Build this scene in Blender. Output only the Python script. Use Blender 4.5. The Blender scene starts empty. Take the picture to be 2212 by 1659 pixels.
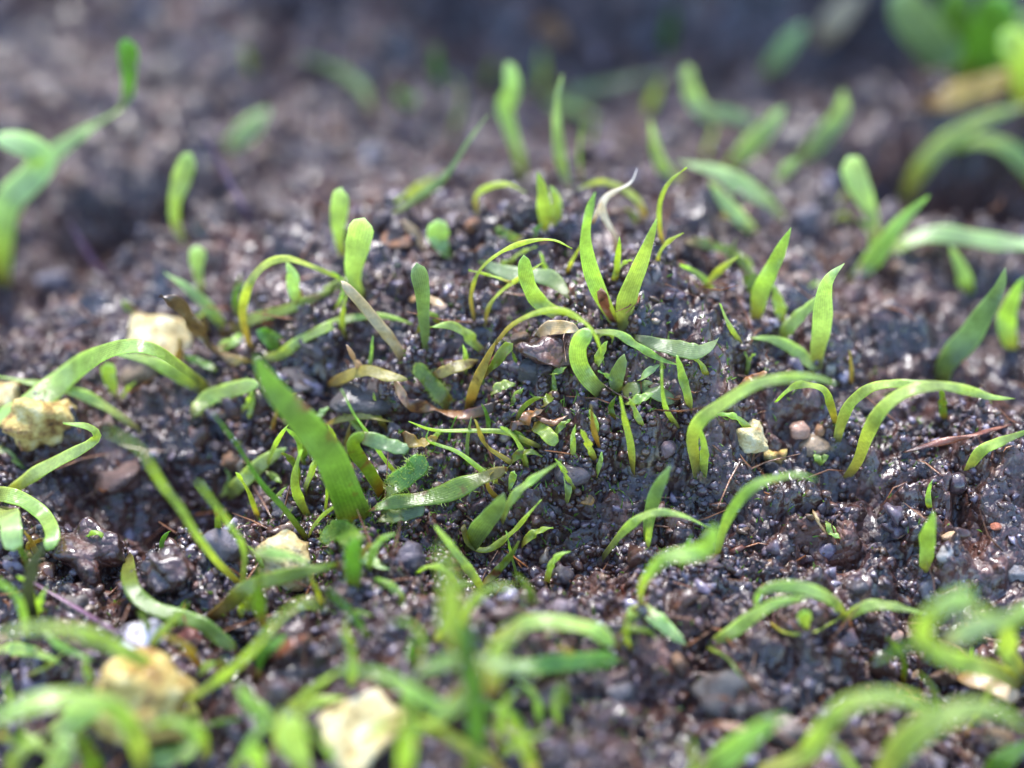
import bpy, math, random
import numpy as np
from mathutils import Vector

# ------------------------------------------------------------------ camera, sky, sun, exposure
# One unit is one centimetre: a macro view over wet potting soil.
scene = bpy.context.scene
col = scene.collection
CAM = np.array([0.0, 0.0, 6.0])
PITCH = math.radians(42.0)
VFOV = math.radians(34.0)
ASPECT = 4.0 / 3.0
TH = math.tan(VFOV / 2)
TW = TH * ASPECT
SENSOR = 360.0
cd = bpy.data.cameras.new('camera')
cam = bpy.data.objects.new('camera', cd)
col.objects.link(cam)
cam.location = CAM
cam.rotation_euler = (math.pi / 2 - PITCH, 0, 0)
cd.sensor_width = SENSOR
cd.sensor_fit = 'HORIZONTAL'
cd.lens = SENSOR / (2 * TW)
cd.clip_start = 0.05
cd.clip_end = 3000
cd.dof.use_dof = True
cd.dof.focus_distance = 7.55
cd.dof.aperture_fstop = (cd.lens / 1000.0) / 0.41      # four millimetres of aperture
scene.camera = cam

SUN_EL, SUN_AZ = math.radians(56), math.radians(-10)   # behind the mound, a little to the left
world = bpy.data.worlds.new('World')
scene.world = world
world.use_nodes = True
wn = world.node_tree.nodes
sky = wn.new('ShaderNodeTexSky')
sky.sky_type = 'NISHITA'
sky.sun_disc = False
sky.sun_elevation = SUN_EL
sky.sun_rotation = SUN_AZ
sky.air_density = 1.0
sky.dust_density = 0.2
sky.ozone_density = 2.5
wn['Background'].inputs['Strength'].default_value = 0.15
world.node_tree.links.new(sky.outputs['Color'], wn['Background'].inputs['Color'])
sd = bpy.data.lights.new('sun', 'SUN')
sd.energy = 2.0
sd.angle = math.radians(20)
sd.color = (1.0, 0.965, 0.93)
sun = bpy.data.objects.new('sun', sd)
col.objects.link(sun)
sdir = Vector((math.sin(SUN_AZ) * math.cos(SUN_EL), math.cos(SUN_AZ) * math.cos(SUN_EL), math.sin(SUN_EL)))
sun.rotation_euler = sdir.to_track_quat('Z', 'Y').to_euler()
sun.location = sdir * 60

vs = scene.view_settings
vs.view_transform = 'Standard'
vs.look = 'None'
vs.exposure = 2.22
vs.gamma = 1.0
vs.use_curve_mapping = False

random.seed(7)
RNG = np.random.default_rng(11)

# ------------------------------------------------------------------ measuring helpers
CP, SP = math.cos(PITCH), math.sin(PITCH)
FW, FH = 2212.0, 1659.0                                  # size of the sheet the photograph was measured on
FPX = FW / (2 * TW)                                      # focal length in the same measure


def ray(x, y):
    a = (x / FW - 0.5) * 2 * TW
    b = (0.5 - y / FH) * 2 * TH
    return np.array([a, CP + b * SP, -SP + b * CP])      # length along the view axis is one


# ------------------------------------------------------------------ noise and terrain
PERM = np.random.default_rng(5).permutation(4096)


def _h(ix, iy, seed):
    return PERM[(PERM[(ix * 73 + seed * 131) & 4095] + iy * 57) & 4095] / 2048.0 - 1.0


def vnoise(x, y, seed=0):
    x = np.asarray(x, float)
    y = np.asarray(y, float)
    ix = np.floor(x).astype(np.int64)
    iy = np.floor(y).astype(np.int64)
    fx = x - ix
    fy = y - iy
    fx = fx * fx * fx * (fx * (fx * 6 - 15) + 10)
    fy = fy * fy * fy * (fy * (fy * 6 - 15) + 10)
    a = _h(ix, iy, seed)
    b = _h(ix + 1, iy, seed)
    c = _h(ix, iy + 1, seed)
    d = _h(ix + 1, iy + 1, seed)
    return (a * (1 - fx) + b * fx) * (1 - fy) + (c * (1 - fx) + d * fx) * fy


def flat(x, y):
    r = ray(x, y)
    t = -CAM[2] / r[2]
    return CAM + r * t


# mounds (+) and hollows (-): where on the ground, spread in x and y, height
HILLS = []
for px, py, sx, sy, amp in [
        (1230, 760, 2.9, 2.2, 0.7), (1370, 1000, 0.95, 0.75, 0.30), (1150, 1260, 0.7, 0.45, -0.42),
        (1620, 1215, 1.0, 0.4, -0.3), (290, 450, 0.75, 0.5, -1.9), (60, 640, 1.0, 0.6, -0.6), (420, 600, 0.7, 0.4, 0.25),
        (2100, 415, 0.85, 0.5, -1.8), (1130, 470, 0.4, 0.4, -0.22), (2030, 930, 0.9, 0.5, -0.18),
        (250, 1120, 0.7, 0.4, -0.45), (430, 1110, 0.4, 0.3, -0.25), (330, 1240, 0.6, 0.3, 0.14), (1940, 1420, 0.9, 0.35, -0.2),
        (860, 1150, 0.45, 0.35, -0.12), (700, 860, 0.8, 0.5, 0.16), (1180, 860, 0.6, 0.4, 0.1),
        (1600, 1540, 1.2, 0.5, -0.1), (1240, 120, 3.5, 2.6, -0.8)]:
    c = flat(px, py)
    HILLS.append((c[0], c[1], sx, sy, amp))


def terrain(x, y, fine=True):
    x = np.asarray(x, float)
    y = np.asarray(y, float)
    z = np.zeros(np.broadcast(x, y).shape)
    for cx, cy, sx, sy, amp in HILLS:
        z = z + amp * np.exp(-((x - cx) / sx) ** 2 - ((y - cy) / sy) ** 2)
    # added bank, mostly out of view, raised to shade the far ground
    s = np.clip((y - 12.8 - 1.7 * vnoise(x / 2.4, y / 9 + 4, 9) - 0.9 * vnoise(x / 1.1, y / 3, 19)) / 4.2, 0, 1)
    z = z + 6.8 * s * s * (3 - 2 * s)
    far = np.clip((y - 9.0) / 2.5, 0, 1)
    z = z + far * (0.42 * vnoise(x / 1.6 + 7, y / 2.4, 10) + 0.26 * vnoise(x / 0.7, y / 1.0, 14))
    z = z + 0.16 * vnoise(x / 1.7, y / 1.7, 1)
    if fine:
        z = z + 0.15 * vnoise(x / 0.8 + 3, y / 0.8, 2)
        z = z + 0.22 * np.abs(vnoise(x / 0.42, y / 0.42, 3))
        wx = x + 0.05 * vnoise(x * 6, y * 6, 31)
        wy = y + 0.05 * vnoise(x * 6, y * 6, 32)
        z = z + 0.15 * np.abs(vnoise(wx / 0.2, wy / 0.2, 4))
        z = z + 0.10 * np.abs(vnoise(wx / 0.105, wy / 0.105, 6)) ** 0.8
        z = z + 0.05 * np.abs(vnoise(x / 0.055, y / 0.055, 8))
    else:
        z = z + 0.07
    return z


def hit(x, y, fine=True):
    """distance along the view axis at which the ground is met, and the point"""
    r = ray(x, y)
    t = np.arange(max(3.5, (CAM[2] - 2.5) / -r[2]), min(45.0, (CAM[2] + 2.4) / -r[2]), 0.035)
    p = CAM[None] + r[None] * t[:, None]
    under = p[:, 2] < terrain(p[:, 0], p[:, 1], fine)
    k = int(np.argmax(under)) if under.any() else len(t) - 1
    d = t[k]
    return d, CAM + r * d


# ------------------------------------------------------------------ object helpers
def tag(o, label=None, cat=None, group=None, kind=None):
    if label:
        o['label'] = label
    if cat:
        o['category'] = cat
    if group:
        o['group'] = group
    if kind:
        o['kind'] = kind
    return o


def mesh_np(name, v, f, mats=(), smooth=True, attrs=None):
    me = bpy.data.meshes.new(name)
    v = np.asarray(v, np.float32)
    f = np.asarray(f, np.int32)
    k = f.shape[1]
    me.vertices.add(len(v))
    me.vertices.foreach_set('co', v.ravel())
    me.loops.add(f.size)
    me.loops.foreach_set('vertex_index', f.ravel())
    me.polygons.add(len(f))
    me.polygons.foreach_set('loop_start', np.arange(0, f.size, k, dtype=np.int32))
    me.polygons.foreach_set('use_smooth', np.full(len(f), smooth))
    for an, (typ, data) in (attrs or {}).items():
        a = me.attributes.new(an, typ, 'POINT')
        a.data.foreach_set('color' if typ == 'FLOAT_COLOR' else 'value', np.asarray(data, np.float32).ravel())
    me.update(calc_edges=True)
    me.validate()
    for m in mats:
        me.materials.append(m)
    return me


def link(name, me, parent=None):
    o = bpy.data.objects.new(name, me)
    col.objects.link(o)
    if parent:
        o.parent = parent
    return o


# ------------------------------------------------------------------ materials
def nt(name):
    m = bpy.data.materials.new(name)
    m.use_nodes = True
    n = m.node_tree
    return m, n, n.nodes, n.links, n.nodes['Principled BSDF']


def add_ramp(n, stops):
    r = n.nodes.new('ShaderNodeValToRGB')
    e = r.color_ramp.elements
    while len(e) < len(stops):
        e.new(0.5)
    for i, (p, c) in enumerate(stops):
        e[i].position = p
        e[i].color = (*c, 1) if len(c) == 3 else c
    return r


def add_noise(n, coord, scale, detail=4, rough=0.55):
    t = n.nodes.new('ShaderNodeTexNoise')
    t.inputs['Scale'].default_value = scale
    t.inputs['Detail'].default_value = detail
    t.inputs['Roughness'].default_value = rough
    n.links.new(coord, t.inputs['Vector'])
    return t


def soil_material():
    m, n, nd, lk, p = nt('wet_soil')
    g = nd.new('ShaderNodeNewGeometry')
    a = add_noise(n, g.outputs['Position'], 2.2, 6)
    r1 = add_ramp(n, [(0.3, (0.018, 0.008, 0.007)), (0.5, (0.052, 0.023, 0.018)), (0.68, (0.125, 0.060, 0.042))])
    lk.new(a.outputs['Fac'], r1.inputs['Fac'])
    b = add_noise(n, g.outputs['Position'], 14, 5, 0.65)
    r2 = add_ramp(n, [(0.35, (0.45, 0.42, 0.42)), (0.62, (1.25, 1.15, 1.15)), (0.78, (2.2, 1.8, 1.6))])
    lk.new(b.outputs['Fac'], r2.inputs['Fac'])
    mx = nd.new('ShaderNodeMixRGB')
    mx.blend_type = 'MULTIPLY'
    mx.inputs['Fac'].default_value = 1
    lk.new(r1.outputs['Color'], mx.inputs['Color1'])
    lk.new(r2.outputs['Color'], mx.inputs['Color2'])
    lk.new(mx.outputs['Color'], p.inputs['Base Color'])
    w = add_noise(n, g.outputs['Position'], 3.1, 3)
    rr = add_ramp(n, [(0.35, (0.18,) * 3), (0.65, (0.50,) * 3)])
    rw = add_ramp(n, [(0.46, (1.0,) * 3), (0.62, (0.0,) * 3)])
    lk.new(w.outputs['Fac'], rw.inputs['Fac'])
    lk.new(rw.outputs['Color'], p.inputs['Coat Weight'])
    lk.new(w.outputs['Fac'], rr.inputs['Fac'])
    lk.new(rr.outputs['Color'], p.inputs['Roughness'])
    p.inputs['Specular IOR Level'].default_value = 0.5
    p.inputs['Coat Roughness'].default_value = 0.07
    p.inputs['Coat IOR'].default_value = 1.4
    v = nd.new('ShaderNodeTexVoronoi')
    v.inputs['Scale'].default_value = 17
    lk.new(g.outputs['Position'], v.inputs['Vector'])
    c = add_noise(n, g.outputs['Position'], 38, 4)
    b1 = nd.new('ShaderNodeBump')
    b1.inputs['Strength'].default_value = 1.0
    b1.inputs['Distance'].default_value = 0.03
    b1.invert = True
    lk.new(v.outputs['Distance'], b1.inputs['Height'])
    b2 = nd.new('ShaderNodeBump')
    b2.inputs['Strength'].default_value = 0.6
    b2.inputs['Distance'].default_value = 0.02
    lk.new(c.outputs['Fac'], b2.inputs['Height'])
    lk.new(b1.outputs['Normal'], b2.inputs['Normal'])
    lk.new(b2.outputs['Normal'], p.inputs['Normal'])
    return m


def grain_material():
    m, n, nd, lk, p = nt('wet_grain')
    at = nd.new('ShaderNodeAttribute')
    at.attribute_name = 'tone'
    g = nd.new('ShaderNodeNewGeometry')
    a = add_noise(n, g.outputs['Position'], 22, 4)
    r = add_ramp(n, [(0.3, (0.55,) * 3), (0.7, (1.35,) * 3)])
    lk.new(a.outputs['Fac'], r.inputs['Fac'])
    mx = nd.new('ShaderNodeMixRGB')
    mx.blend_type = 'MULTIPLY'
    mx.inputs['Fac'].default_value = 1
    lk.new(at.outputs['Color'], mx.inputs['Color1'])
    lk.new(r.outputs['Color'], mx.inputs['Color2'])
    lk.new(mx.outputs['Color'], p.inputs['Base Color'])
    rr = add_ramp(n, [(0.3, (0.16,) * 3), (0.7, (0.50,) * 3)])
    w = add_noise(n, g.outputs['Position'], 3.1, 3)
    rw = add_ramp(n, [(0.46, (1.0,) * 3), (0.62, (0.0,) * 3)])
    lk.new(w.outputs['Fac'], rw.inputs['Fac'])
    lk.new(rw.outputs['Color'], p.inputs['Coat Weight'])
    lk.new(a.outputs['Fac'], rr.inputs['Fac'])
    lk.new(rr.outputs['Color'], p.inputs['Roughness'])
    p.inputs['Specular IOR Level'].default_value = 0.5
    p.inputs['Coat Roughness'].default_value = 0.07
    p.inputs['Coat IOR'].default_value = 1.4
    b = nd.new('ShaderNodeBump')
    b.inputs['Strength'].default_value = 0.5
    b.inputs['Distance'].default_value = 0.012
    c = add_noise(n, g.outputs['Position'], 60, 3)
    lk.new(c.outputs['Fac'], b.inputs['Height'])
    lk.new(b.outputs['Normal'], p.inputs['Normal'])
    return m


def pebble_material(name, rough=0.19, stops=None):
    m, n, nd, lk, p = nt(name)
    tc = nd.new('ShaderNodeTexCoord')
    g = nd.new('ShaderNodeNewGeometry')
    a = add_noise(n, g.outputs['Position'], 9, 5, 0.65)
    if stops:
        r = add_ramp(n, stops)
        lk.new(a.outputs['Fac'], r.inputs['Fac'])
        lk.new(r.outputs['Color'], p.inputs['Base Color'])
    else:
        oi = nd.new('ShaderNodeObjectInfo')
        r = add_ramp(n, [(0.3, (0.6,) * 3), (0.7, (1.3,) * 3)])
        lk.new(a.outputs['Fac'], r.inputs['Fac'])
        mx = nd.new('ShaderNodeMixRGB')
        mx.blend_type = 'MULTIPLY'
        mx.inputs['Fac'].default_value = 1
        lk.new(oi.outputs['Color'], mx.inputs['Color1'])
        lk.new(r.outputs['Color'], mx.inputs['Color2'])
        lk.new(mx.outputs['Color'], p.inputs['Base Color'])
    cur = p.inputs['Base Color'].links[0].from_socket
    dn = add_noise(n, g.outputs['Position'], 6.5, 6, 0.7)
    dr_ = add_ramp(n, [(0.58 if stops else 0.5, (0,) * 3), (0.68 if stops else 0.6, (0.85,) * 3)])
    lk.new(dn.outputs['Fac'], dr_.inputs['Fac'])
    dm = nd.new('ShaderNodeMixRGB')
    dm.inputs['Color2'].default_value = (0.05, 0.028, 0.02, 1)
    lk.new(dr_.outputs['Color'], dm.inputs['Fac'])
    lk.new(cur, dm.inputs['Color1'])
    lk.new(dm.outputs['Color'], p.inputs['Base Color'])
    p.inputs['Roughness'].default_value = rough
    p.inputs['Specular IOR Level'].default_value = 0.5
    p.inputs['Coat Weight'].default_value = 0.15
    p.inputs['Coat Roughness'].default_value = 0.1
    c = add_noise(n, g.outputs['Position'], 30, 5, 0.7)
    b = nd.new('ShaderNodeBump')
    b.inputs['Strength'].default_value = 0.8
    b.inputs['Distance'].default_value = 0.06 if stops else 0.03
    lk.new(c.outputs['Fac'], b.inputs['Height'])
    lk.new(b.outputs['Normal'], p.inputs['Normal'])
    return m


def leaf_material(name, base, mid, tip, trans, gloss=0.27, spots=None, spot_amount=0.66, tmix=0.57, spec=1.0):
    """blade colours from root to tip, lengthwise veins, small cells, optional spots; some light passes through"""
    m, n, nd, lk, p = nt(name)
    al = nd.new('ShaderNodeAttribute')
    al.attribute_name = 'along'
    ac = nd.new('ShaderNodeAttribute')
    ac.attribute_name = 'across'
    g = nd.new('ShaderNodeNewGeometry')
    oi = nd.new('ShaderNodeObjectInfo')
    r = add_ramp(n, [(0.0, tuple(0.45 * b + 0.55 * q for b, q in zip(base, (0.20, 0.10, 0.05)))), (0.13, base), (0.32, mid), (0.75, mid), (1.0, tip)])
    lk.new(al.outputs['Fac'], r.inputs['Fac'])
    hv = nd.new('ShaderNodeHueSaturation')
    mr = nd.new('ShaderNodeMapRange')
    mr.inputs['To Min'].default_value = 0.485
    mr.inputs['To Max'].default_value = 0.515
    lk.new(oi.outputs['Random'], mr.inputs['Value'])
    lk.new(mr.outputs['Result'], hv.inputs['Hue'])
    a = add_noise(n, g.outputs['Position'], 6, 3)
    mv = nd.new('ShaderNodeMapRange')
    mv.inputs['From Min'].default_value = 0.3
    mv.inputs['From Max'].default_value = 0.7
    mv.inputs['To Min'].default_value = 0.72
    mv.inputs['To Max'].default_value = 1.25
    lk.new(a.outputs['Fac'], mv.inputs['Value'])
    lk.new(mv.outputs['Result'], hv.inputs['Value'])
    lk.new(r.outputs['Color'], hv.inputs['Color'])
    cell = add_noise(n, g.outputs['Position'], 46, 2)
    rc = add_ramp(n, [(0.35, (0.72,) * 3), (0.65, (1.2,) * 3)])
    lk.new(cell.outputs['Fac'], rc.inputs['Fac'])
    mx = nd.new('ShaderNodeMixRGB')
    mx.blend_type = 'MULTIPLY'
    mx.inputs['Fac'].default_value = 0.45
    lk.new(hv.outputs['Color'], mx.inputs['Color1'])
    lk.new(rc.outputs['Color'], mx.inputs['Color2'])
    # veins along the blade
    wv = nd.new('ShaderNodeMath')
    wv.operation = 'SINE'
    ml = nd.new('ShaderNodeMath')
    ml.operation = 'MULTIPLY'
    ml.inputs[1].default_value = 26.0
    lk.new(ac.outputs['Fac'], ml.inputs[0])
    lk.new(ml.outputs[0], wv.inputs[0])
    rv = nd.new('ShaderNodeMapRange')
    rv.inputs['From Min'].default_value = -1
    rv.inputs['To Min'].default_value = 0.88
    rv.inputs['To Max'].default_value = 1.06
    lk.new(wv.outputs[0], rv.inputs['Value'])
    mx2 = nd.new('ShaderNodeMixRGB')
    mx2.blend_type = 'MULTIPLY'
    mx2.inputs['Fac'].default_value = 1
    lk.new(mx.outputs['Color'], mx2.inputs['Color1'])
    lk.new(rv.outputs['Result'], mx2.inputs['Color2'])
    ab = nd.new('ShaderNodeMath')
    ab.operation = 'ABSOLUTE'
    lk.new(ac.outputs['Fac'], ab.inputs[0])
    re = add_ramp(n, [(0.72, (0,) * 3), (1.0, (0.5,) * 3)])
    lk.new(ab.outputs[0], re.inputs['Fac'])
    me_ = nd.new('ShaderNodeMixRGB')
    me_.blend_type = 'ADD'
    me_.inputs['Color2'].default_value = (*[c * 0.55 for c in mid], 1)
    lk.new(re.outputs['Color'], me_.inputs['Fac'])
    lk.new(mx2.outputs['Color'], me_.inputs['Color1'])
    out = me_.outputs['Color']
    if spots:
        sn = add_noise(n, g.outputs['Position'], 7.5, 3)
        rs = add_ramp(n, [(spot_amount - 0.06, (0,) * 3), (spot_amount + 0.06, (1,) * 3)])
        lk.new(sn.outputs['Fac'], rs.inputs['Fac'])
        ms = nd.new('ShaderNodeMixRGB')
        ms.inputs['Color2'].default_value = (*spots, 1)
        lk.new(rs.outputs['Color'], ms.inputs['Fac'])
        lk.new(out, ms.inputs['Color1'])
        out = ms.outputs['Color']
    lk.new(out, p.inputs['Base Color'])
    p.inputs['Roughness'].default_value = gloss
    p.inputs['Specular IOR Level'].default_value = spec
    b = nd.new('ShaderNodeBump')
    b.inputs['Strength'].default_value = 0.35
    b.inputs['Distance'].default_value = 0.012
    ad = nd.new('ShaderNodeMath')
    ad.operation = 'ADD'
    lk.new(cell.outputs['Fac'], ad.inputs[0])
    lk.new(rv.outputs['Result'], ad.inputs[1])
    lk.new(ad.outputs[0], b.inputs['Height'])
    lk.new(b.outputs['Normal'], p.inputs['Normal'])
    tr = nd.new('ShaderNodeBsdfTranslucent')
    mt = nd.new('ShaderNodeMixRGB')
    mt.blend_type = 'MULTIPLY'
    mt.inputs['Fac'].default_value = 1
    mt.inputs['Color2'].default_value = (*trans, 1)
    lk.new(out, mt.inputs['Color1'])
    lk.new(mt.outputs['Color'], tr.inputs['Color'])
    sh = nd.new('ShaderNodeMixShader')
    sh.inputs['Fac'].default_value = tmix
    lk.new(p.outputs['BSDF'], sh.inputs[1])
    lk.new(tr.outputs['BSDF'], sh.inputs[2])
    lk.new(sh.outputs['Shader'], nd['Material Output'].inputs['Surface'])
    return m


TB = (1.5, 1.5, 0.8)
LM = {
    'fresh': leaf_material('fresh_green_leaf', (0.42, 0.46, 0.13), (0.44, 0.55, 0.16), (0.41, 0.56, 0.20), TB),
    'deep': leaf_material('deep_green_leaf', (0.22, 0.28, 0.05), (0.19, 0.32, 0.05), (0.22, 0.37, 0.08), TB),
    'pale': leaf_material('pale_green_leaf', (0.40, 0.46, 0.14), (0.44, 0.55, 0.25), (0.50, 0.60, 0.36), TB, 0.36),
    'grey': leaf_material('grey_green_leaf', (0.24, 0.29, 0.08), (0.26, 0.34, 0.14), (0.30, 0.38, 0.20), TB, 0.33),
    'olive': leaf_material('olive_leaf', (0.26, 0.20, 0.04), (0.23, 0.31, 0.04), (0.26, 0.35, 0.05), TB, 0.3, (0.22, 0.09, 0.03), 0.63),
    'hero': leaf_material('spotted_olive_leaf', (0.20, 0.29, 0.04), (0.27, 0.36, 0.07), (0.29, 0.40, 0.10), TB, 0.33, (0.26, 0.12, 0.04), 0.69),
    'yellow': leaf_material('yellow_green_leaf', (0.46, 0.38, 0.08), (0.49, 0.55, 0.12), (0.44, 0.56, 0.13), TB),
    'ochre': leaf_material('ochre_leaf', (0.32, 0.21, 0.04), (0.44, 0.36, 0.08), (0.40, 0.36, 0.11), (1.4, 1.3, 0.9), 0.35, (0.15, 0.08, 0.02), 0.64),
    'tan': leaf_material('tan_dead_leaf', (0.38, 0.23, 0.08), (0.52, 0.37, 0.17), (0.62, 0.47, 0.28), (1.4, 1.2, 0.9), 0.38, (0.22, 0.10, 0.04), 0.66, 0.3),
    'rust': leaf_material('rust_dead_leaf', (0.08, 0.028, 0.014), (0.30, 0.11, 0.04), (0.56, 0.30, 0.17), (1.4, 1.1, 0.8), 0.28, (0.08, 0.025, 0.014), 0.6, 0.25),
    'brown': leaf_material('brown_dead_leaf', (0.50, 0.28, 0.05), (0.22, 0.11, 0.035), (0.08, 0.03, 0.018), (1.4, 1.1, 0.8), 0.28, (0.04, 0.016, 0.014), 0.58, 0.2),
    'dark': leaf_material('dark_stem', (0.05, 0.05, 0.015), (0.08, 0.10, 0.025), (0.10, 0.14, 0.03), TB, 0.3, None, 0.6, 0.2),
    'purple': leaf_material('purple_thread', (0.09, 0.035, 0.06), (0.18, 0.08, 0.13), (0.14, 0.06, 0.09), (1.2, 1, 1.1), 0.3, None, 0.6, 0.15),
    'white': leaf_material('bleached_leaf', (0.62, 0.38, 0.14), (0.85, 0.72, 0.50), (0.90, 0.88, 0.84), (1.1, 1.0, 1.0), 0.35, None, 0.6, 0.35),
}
SOIL = soil_material()
GRAIN = grain_material()
PEB = pebble_material('pebble', 0.42)
YEL = pebble_material('yellow_stone', 0.42, [(0.30, (0.06, 0.028, 0.014)), (0.40, (0.36, 0.18, 0.04)), (0.52, (0.68, 0.48, 0.13)), (0.68, (0.82, 0.68, 0.34))])
CREAM = pebble_material('cream_stone', 0.4, [(0.28, (0.07, 0.034, 0.018)), (0.38, (0.52, 0.33, 0.11)), (0.52, (0.76, 0.60, 0.28)), (0.68, (0.85, 0.77, 0.55))])

# ------------------------------------------------------------------ the ground
def graded(lo, hi, step, far_lo, far_hi, ratio=1.22):
    mid = list(np.arange(lo, hi, step))
    a, s = [], step
    v = lo
    while v > far_lo:
        s *= ratio
        v -= s
        a.append(v)
    b, s = [], step
    v = mid[-1]
    while v < far_hi:
        s *= ratio
        v += s
        b.append(v)
    return np.array(a[::-1] + mid + b)


gx = graded(-5.2, 5.2, 0.021, -500, 500)
gy = np.concatenate([graded(2.6, 12.0, 0.021, -500, 12.0), np.arange(12.04, 26, 0.06), 26 + 0.1 * 1.2 ** np.arange(0, 46)])
GX, GY = np.meshgrid(gx, gy)
# small sideways scatter so that no grid lines read in the relief
JX = GX + np.where(np.abs(GX) < 5.2, 0.012, 0) * vnoise(GX * 31, GY * 31, 12)
JY = GY + np.where((GY > 2.6) & (GY < 12), 0.012, 0) * vnoise(GX * 31, GY * 31, 13)
GZ = terrain(JX, JY)
ny, nx = GX.shape
idx = np.arange(nx * ny).reshape(ny, nx)
quads = np.stack([idx[:-1, :-1], idx[:-1, 1:], idx[1:, 1:], idx[1:, :-1]], -1).reshape(-1, 4)
ground = link('soil_ground', mesh_np('soil_ground', np.stack([JX, JY, GZ], -1).reshape(-1, 3), quads, [SOIL]))
tag(ground, kind='structure', label='dark wet crumbly potting soil')


# ------------------------------------------------------------------ stones and grains
def ico(sub):
    import bmesh
    bm = bmesh.new()
    bmesh.ops.create_icosphere(bm, subdivisions=sub, radius=1.0)
    bm.verts.ensure_lookup_table()
    v = np.array([x.co[:] for x in bm.verts])
    f = np.array([[x.index for x in p.verts] for p in bm.faces])
    bm.free()
    return v, f


ICO = {k: ico(k) for k in (1, 2, 3, 4)}


def stone_shape(sub, rng, cuts=6, rough=0.1):
    """a ball worn flat on a few sides, with soft dents"""
    v, f = ICO[sub]
    v = v.copy()
    for _ in range(cuts):
        d = rng.normal(size=3)
        d /= np.linalg.norm(d)
        h = rng.uniform(0.52, 0.86)
        s = v @ d
        k = s > h
        v[k] -= np.outer((s[k] - h) * 0.92, d)
    for _ in range(5):
        d = rng.normal(size=3)
        ph = rng.uniform(0, 6.28)
        fr = rng.uniform(1.5, 5)
        v *= (1 + rough * 0.5 * np.sin(v @ d * fr + ph))[:, None]
    v /= np.abs(v).max(axis=0)[None] * 0.999
    return v, f


def rotations(n, rng):
    q = rng.normal(size=(n, 4))
    q /= np.linalg.norm(q, axis=1)[:, None]
    w, x, y, z = q.T
    return np.stack([1 - 2 * (y * y + z * z), 2 * (x * y - z * w), 2 * (x * z + y * w),
                     2 * (x * y + z * w), 1 - 2 * (x * x + z * z), 2 * (y * z - x * w),
                     2 * (x * z - y * w), 2 * (y * z + x * w), 1 - 2 * (x * x + y * y)], -1).reshape(-1, 3, 3)


TONES = np.array([(0.085, 0.039, 0.026), (0.074, 0.045, 0.050), (0.110, 0.076, 0.090), (0.056, 0.024, 0.015),
                  (0.13, 0.10, 0.13), (0.10, 0.055, 0.03), (0.17, 0.10, 0.06), (0.20, 0.17, 0.21), (0.26, 0.19, 0.13), (0.09, 0.03, 0.018)])
TW_ = np.array([0.26, 0.18, 0.14, 0.16, 0.08, 0.07, 0.03, 0.04, 0.02, 0.02])


def scatter(n, y0, y1, rng, spread=0.52):
    y = y0 + (y1 - y0) * rng.random(n)
    w = 1.0 + np.maximum(y, 2.5) * spread
    x = (rng.random(n) * 2 - 1) * w
    return x, y


def grains(name, n, y0, y1, rmin, rmax, sub, rng, power=2.2, bury=0.42, label=None):
    x, y = scatter(n, y0, y1, rng)
    # fewer grains where the soil is a smooth crumb, more in drifts
    keep = 1.3 * vnoise(x / 0.7, y / 0.7, 21) + rng.uniform(-0.7, 0.7, n) > -0.1
    x, y = x[keep], y[keep]
    n = len(x)
    r = rmin + (rmax - rmin) * rng.random(n) ** power
    z = terrain(x, y) + r * (0.5 - bury)
    sc = r[:, None] * rng.uniform(0.45, 1.4, (n, 3))
    R = rotations(n, rng)
    tone = TONES[rng.choice(len(TONES), n, p=TW_ / TW_.sum())] * rng.uniform(0.75, 1.3, (n, 1))
    K = 10
    var = []
    for _ in range(K):
        v, f = stone_shape(sub, rng, 9, 0.3)
        var.append((v * (1 + (0.30 if sub == 1 else 0.16) * rng.uniform(-1, 1, len(v)))[:, None], f))
    which = rng.integers(0, K, n)
    V, F, C = [], [], []
    off = 0
    for k in range(K):
        s = np.where(which == k)[0]
        v, f = var[k]
        pts = np.einsum('nij,nvj->nvi', R[s], v[None] * sc[s][:, None])
        pts += np.stack([x[s], y[s], z[s]], -1)[:, None]
        V.append(pts.reshape(-1, 3))
        F.append((f[None] + (np.arange(len(s)) * len(v))[:, None, None] + off).reshape(-1, 3))
        C.append(np.repeat(tone[s], len(v), axis=0))
        off += len(s) * len(v)
    C = np.concatenate(C)
    C = np.concatenate([C, np.ones((len(C), 1))], 1)
    o = link(name, mesh_np(name, np.concatenate(V), np.concatenate(F), [GRAIN], True, {'tone': ('FLOAT_COLOR', C)}))
    tag(o, label, 'soil grains', kind='stuff')
    return o


grains('fine_soil_grains', 34000, 2.7, 13, 0.008, 0.036, 1, np.random.default_rng(1), 2.0, label='fine dark wet soil grains covering the ground')
grains('coarse_soil_grains', 6500, 2.7, 13, 0.022, 0.080, 2, np.random.default_rng(2), 3.2, label='coarser wet soil grains scattered over the ground')
grains('distant_soil_grains', 4500, 12.5, 20, 0.03, 0.09, 1, np.random.default_rng(3), 2.0, label='blurred soil grains on the added bank far behind')

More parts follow.
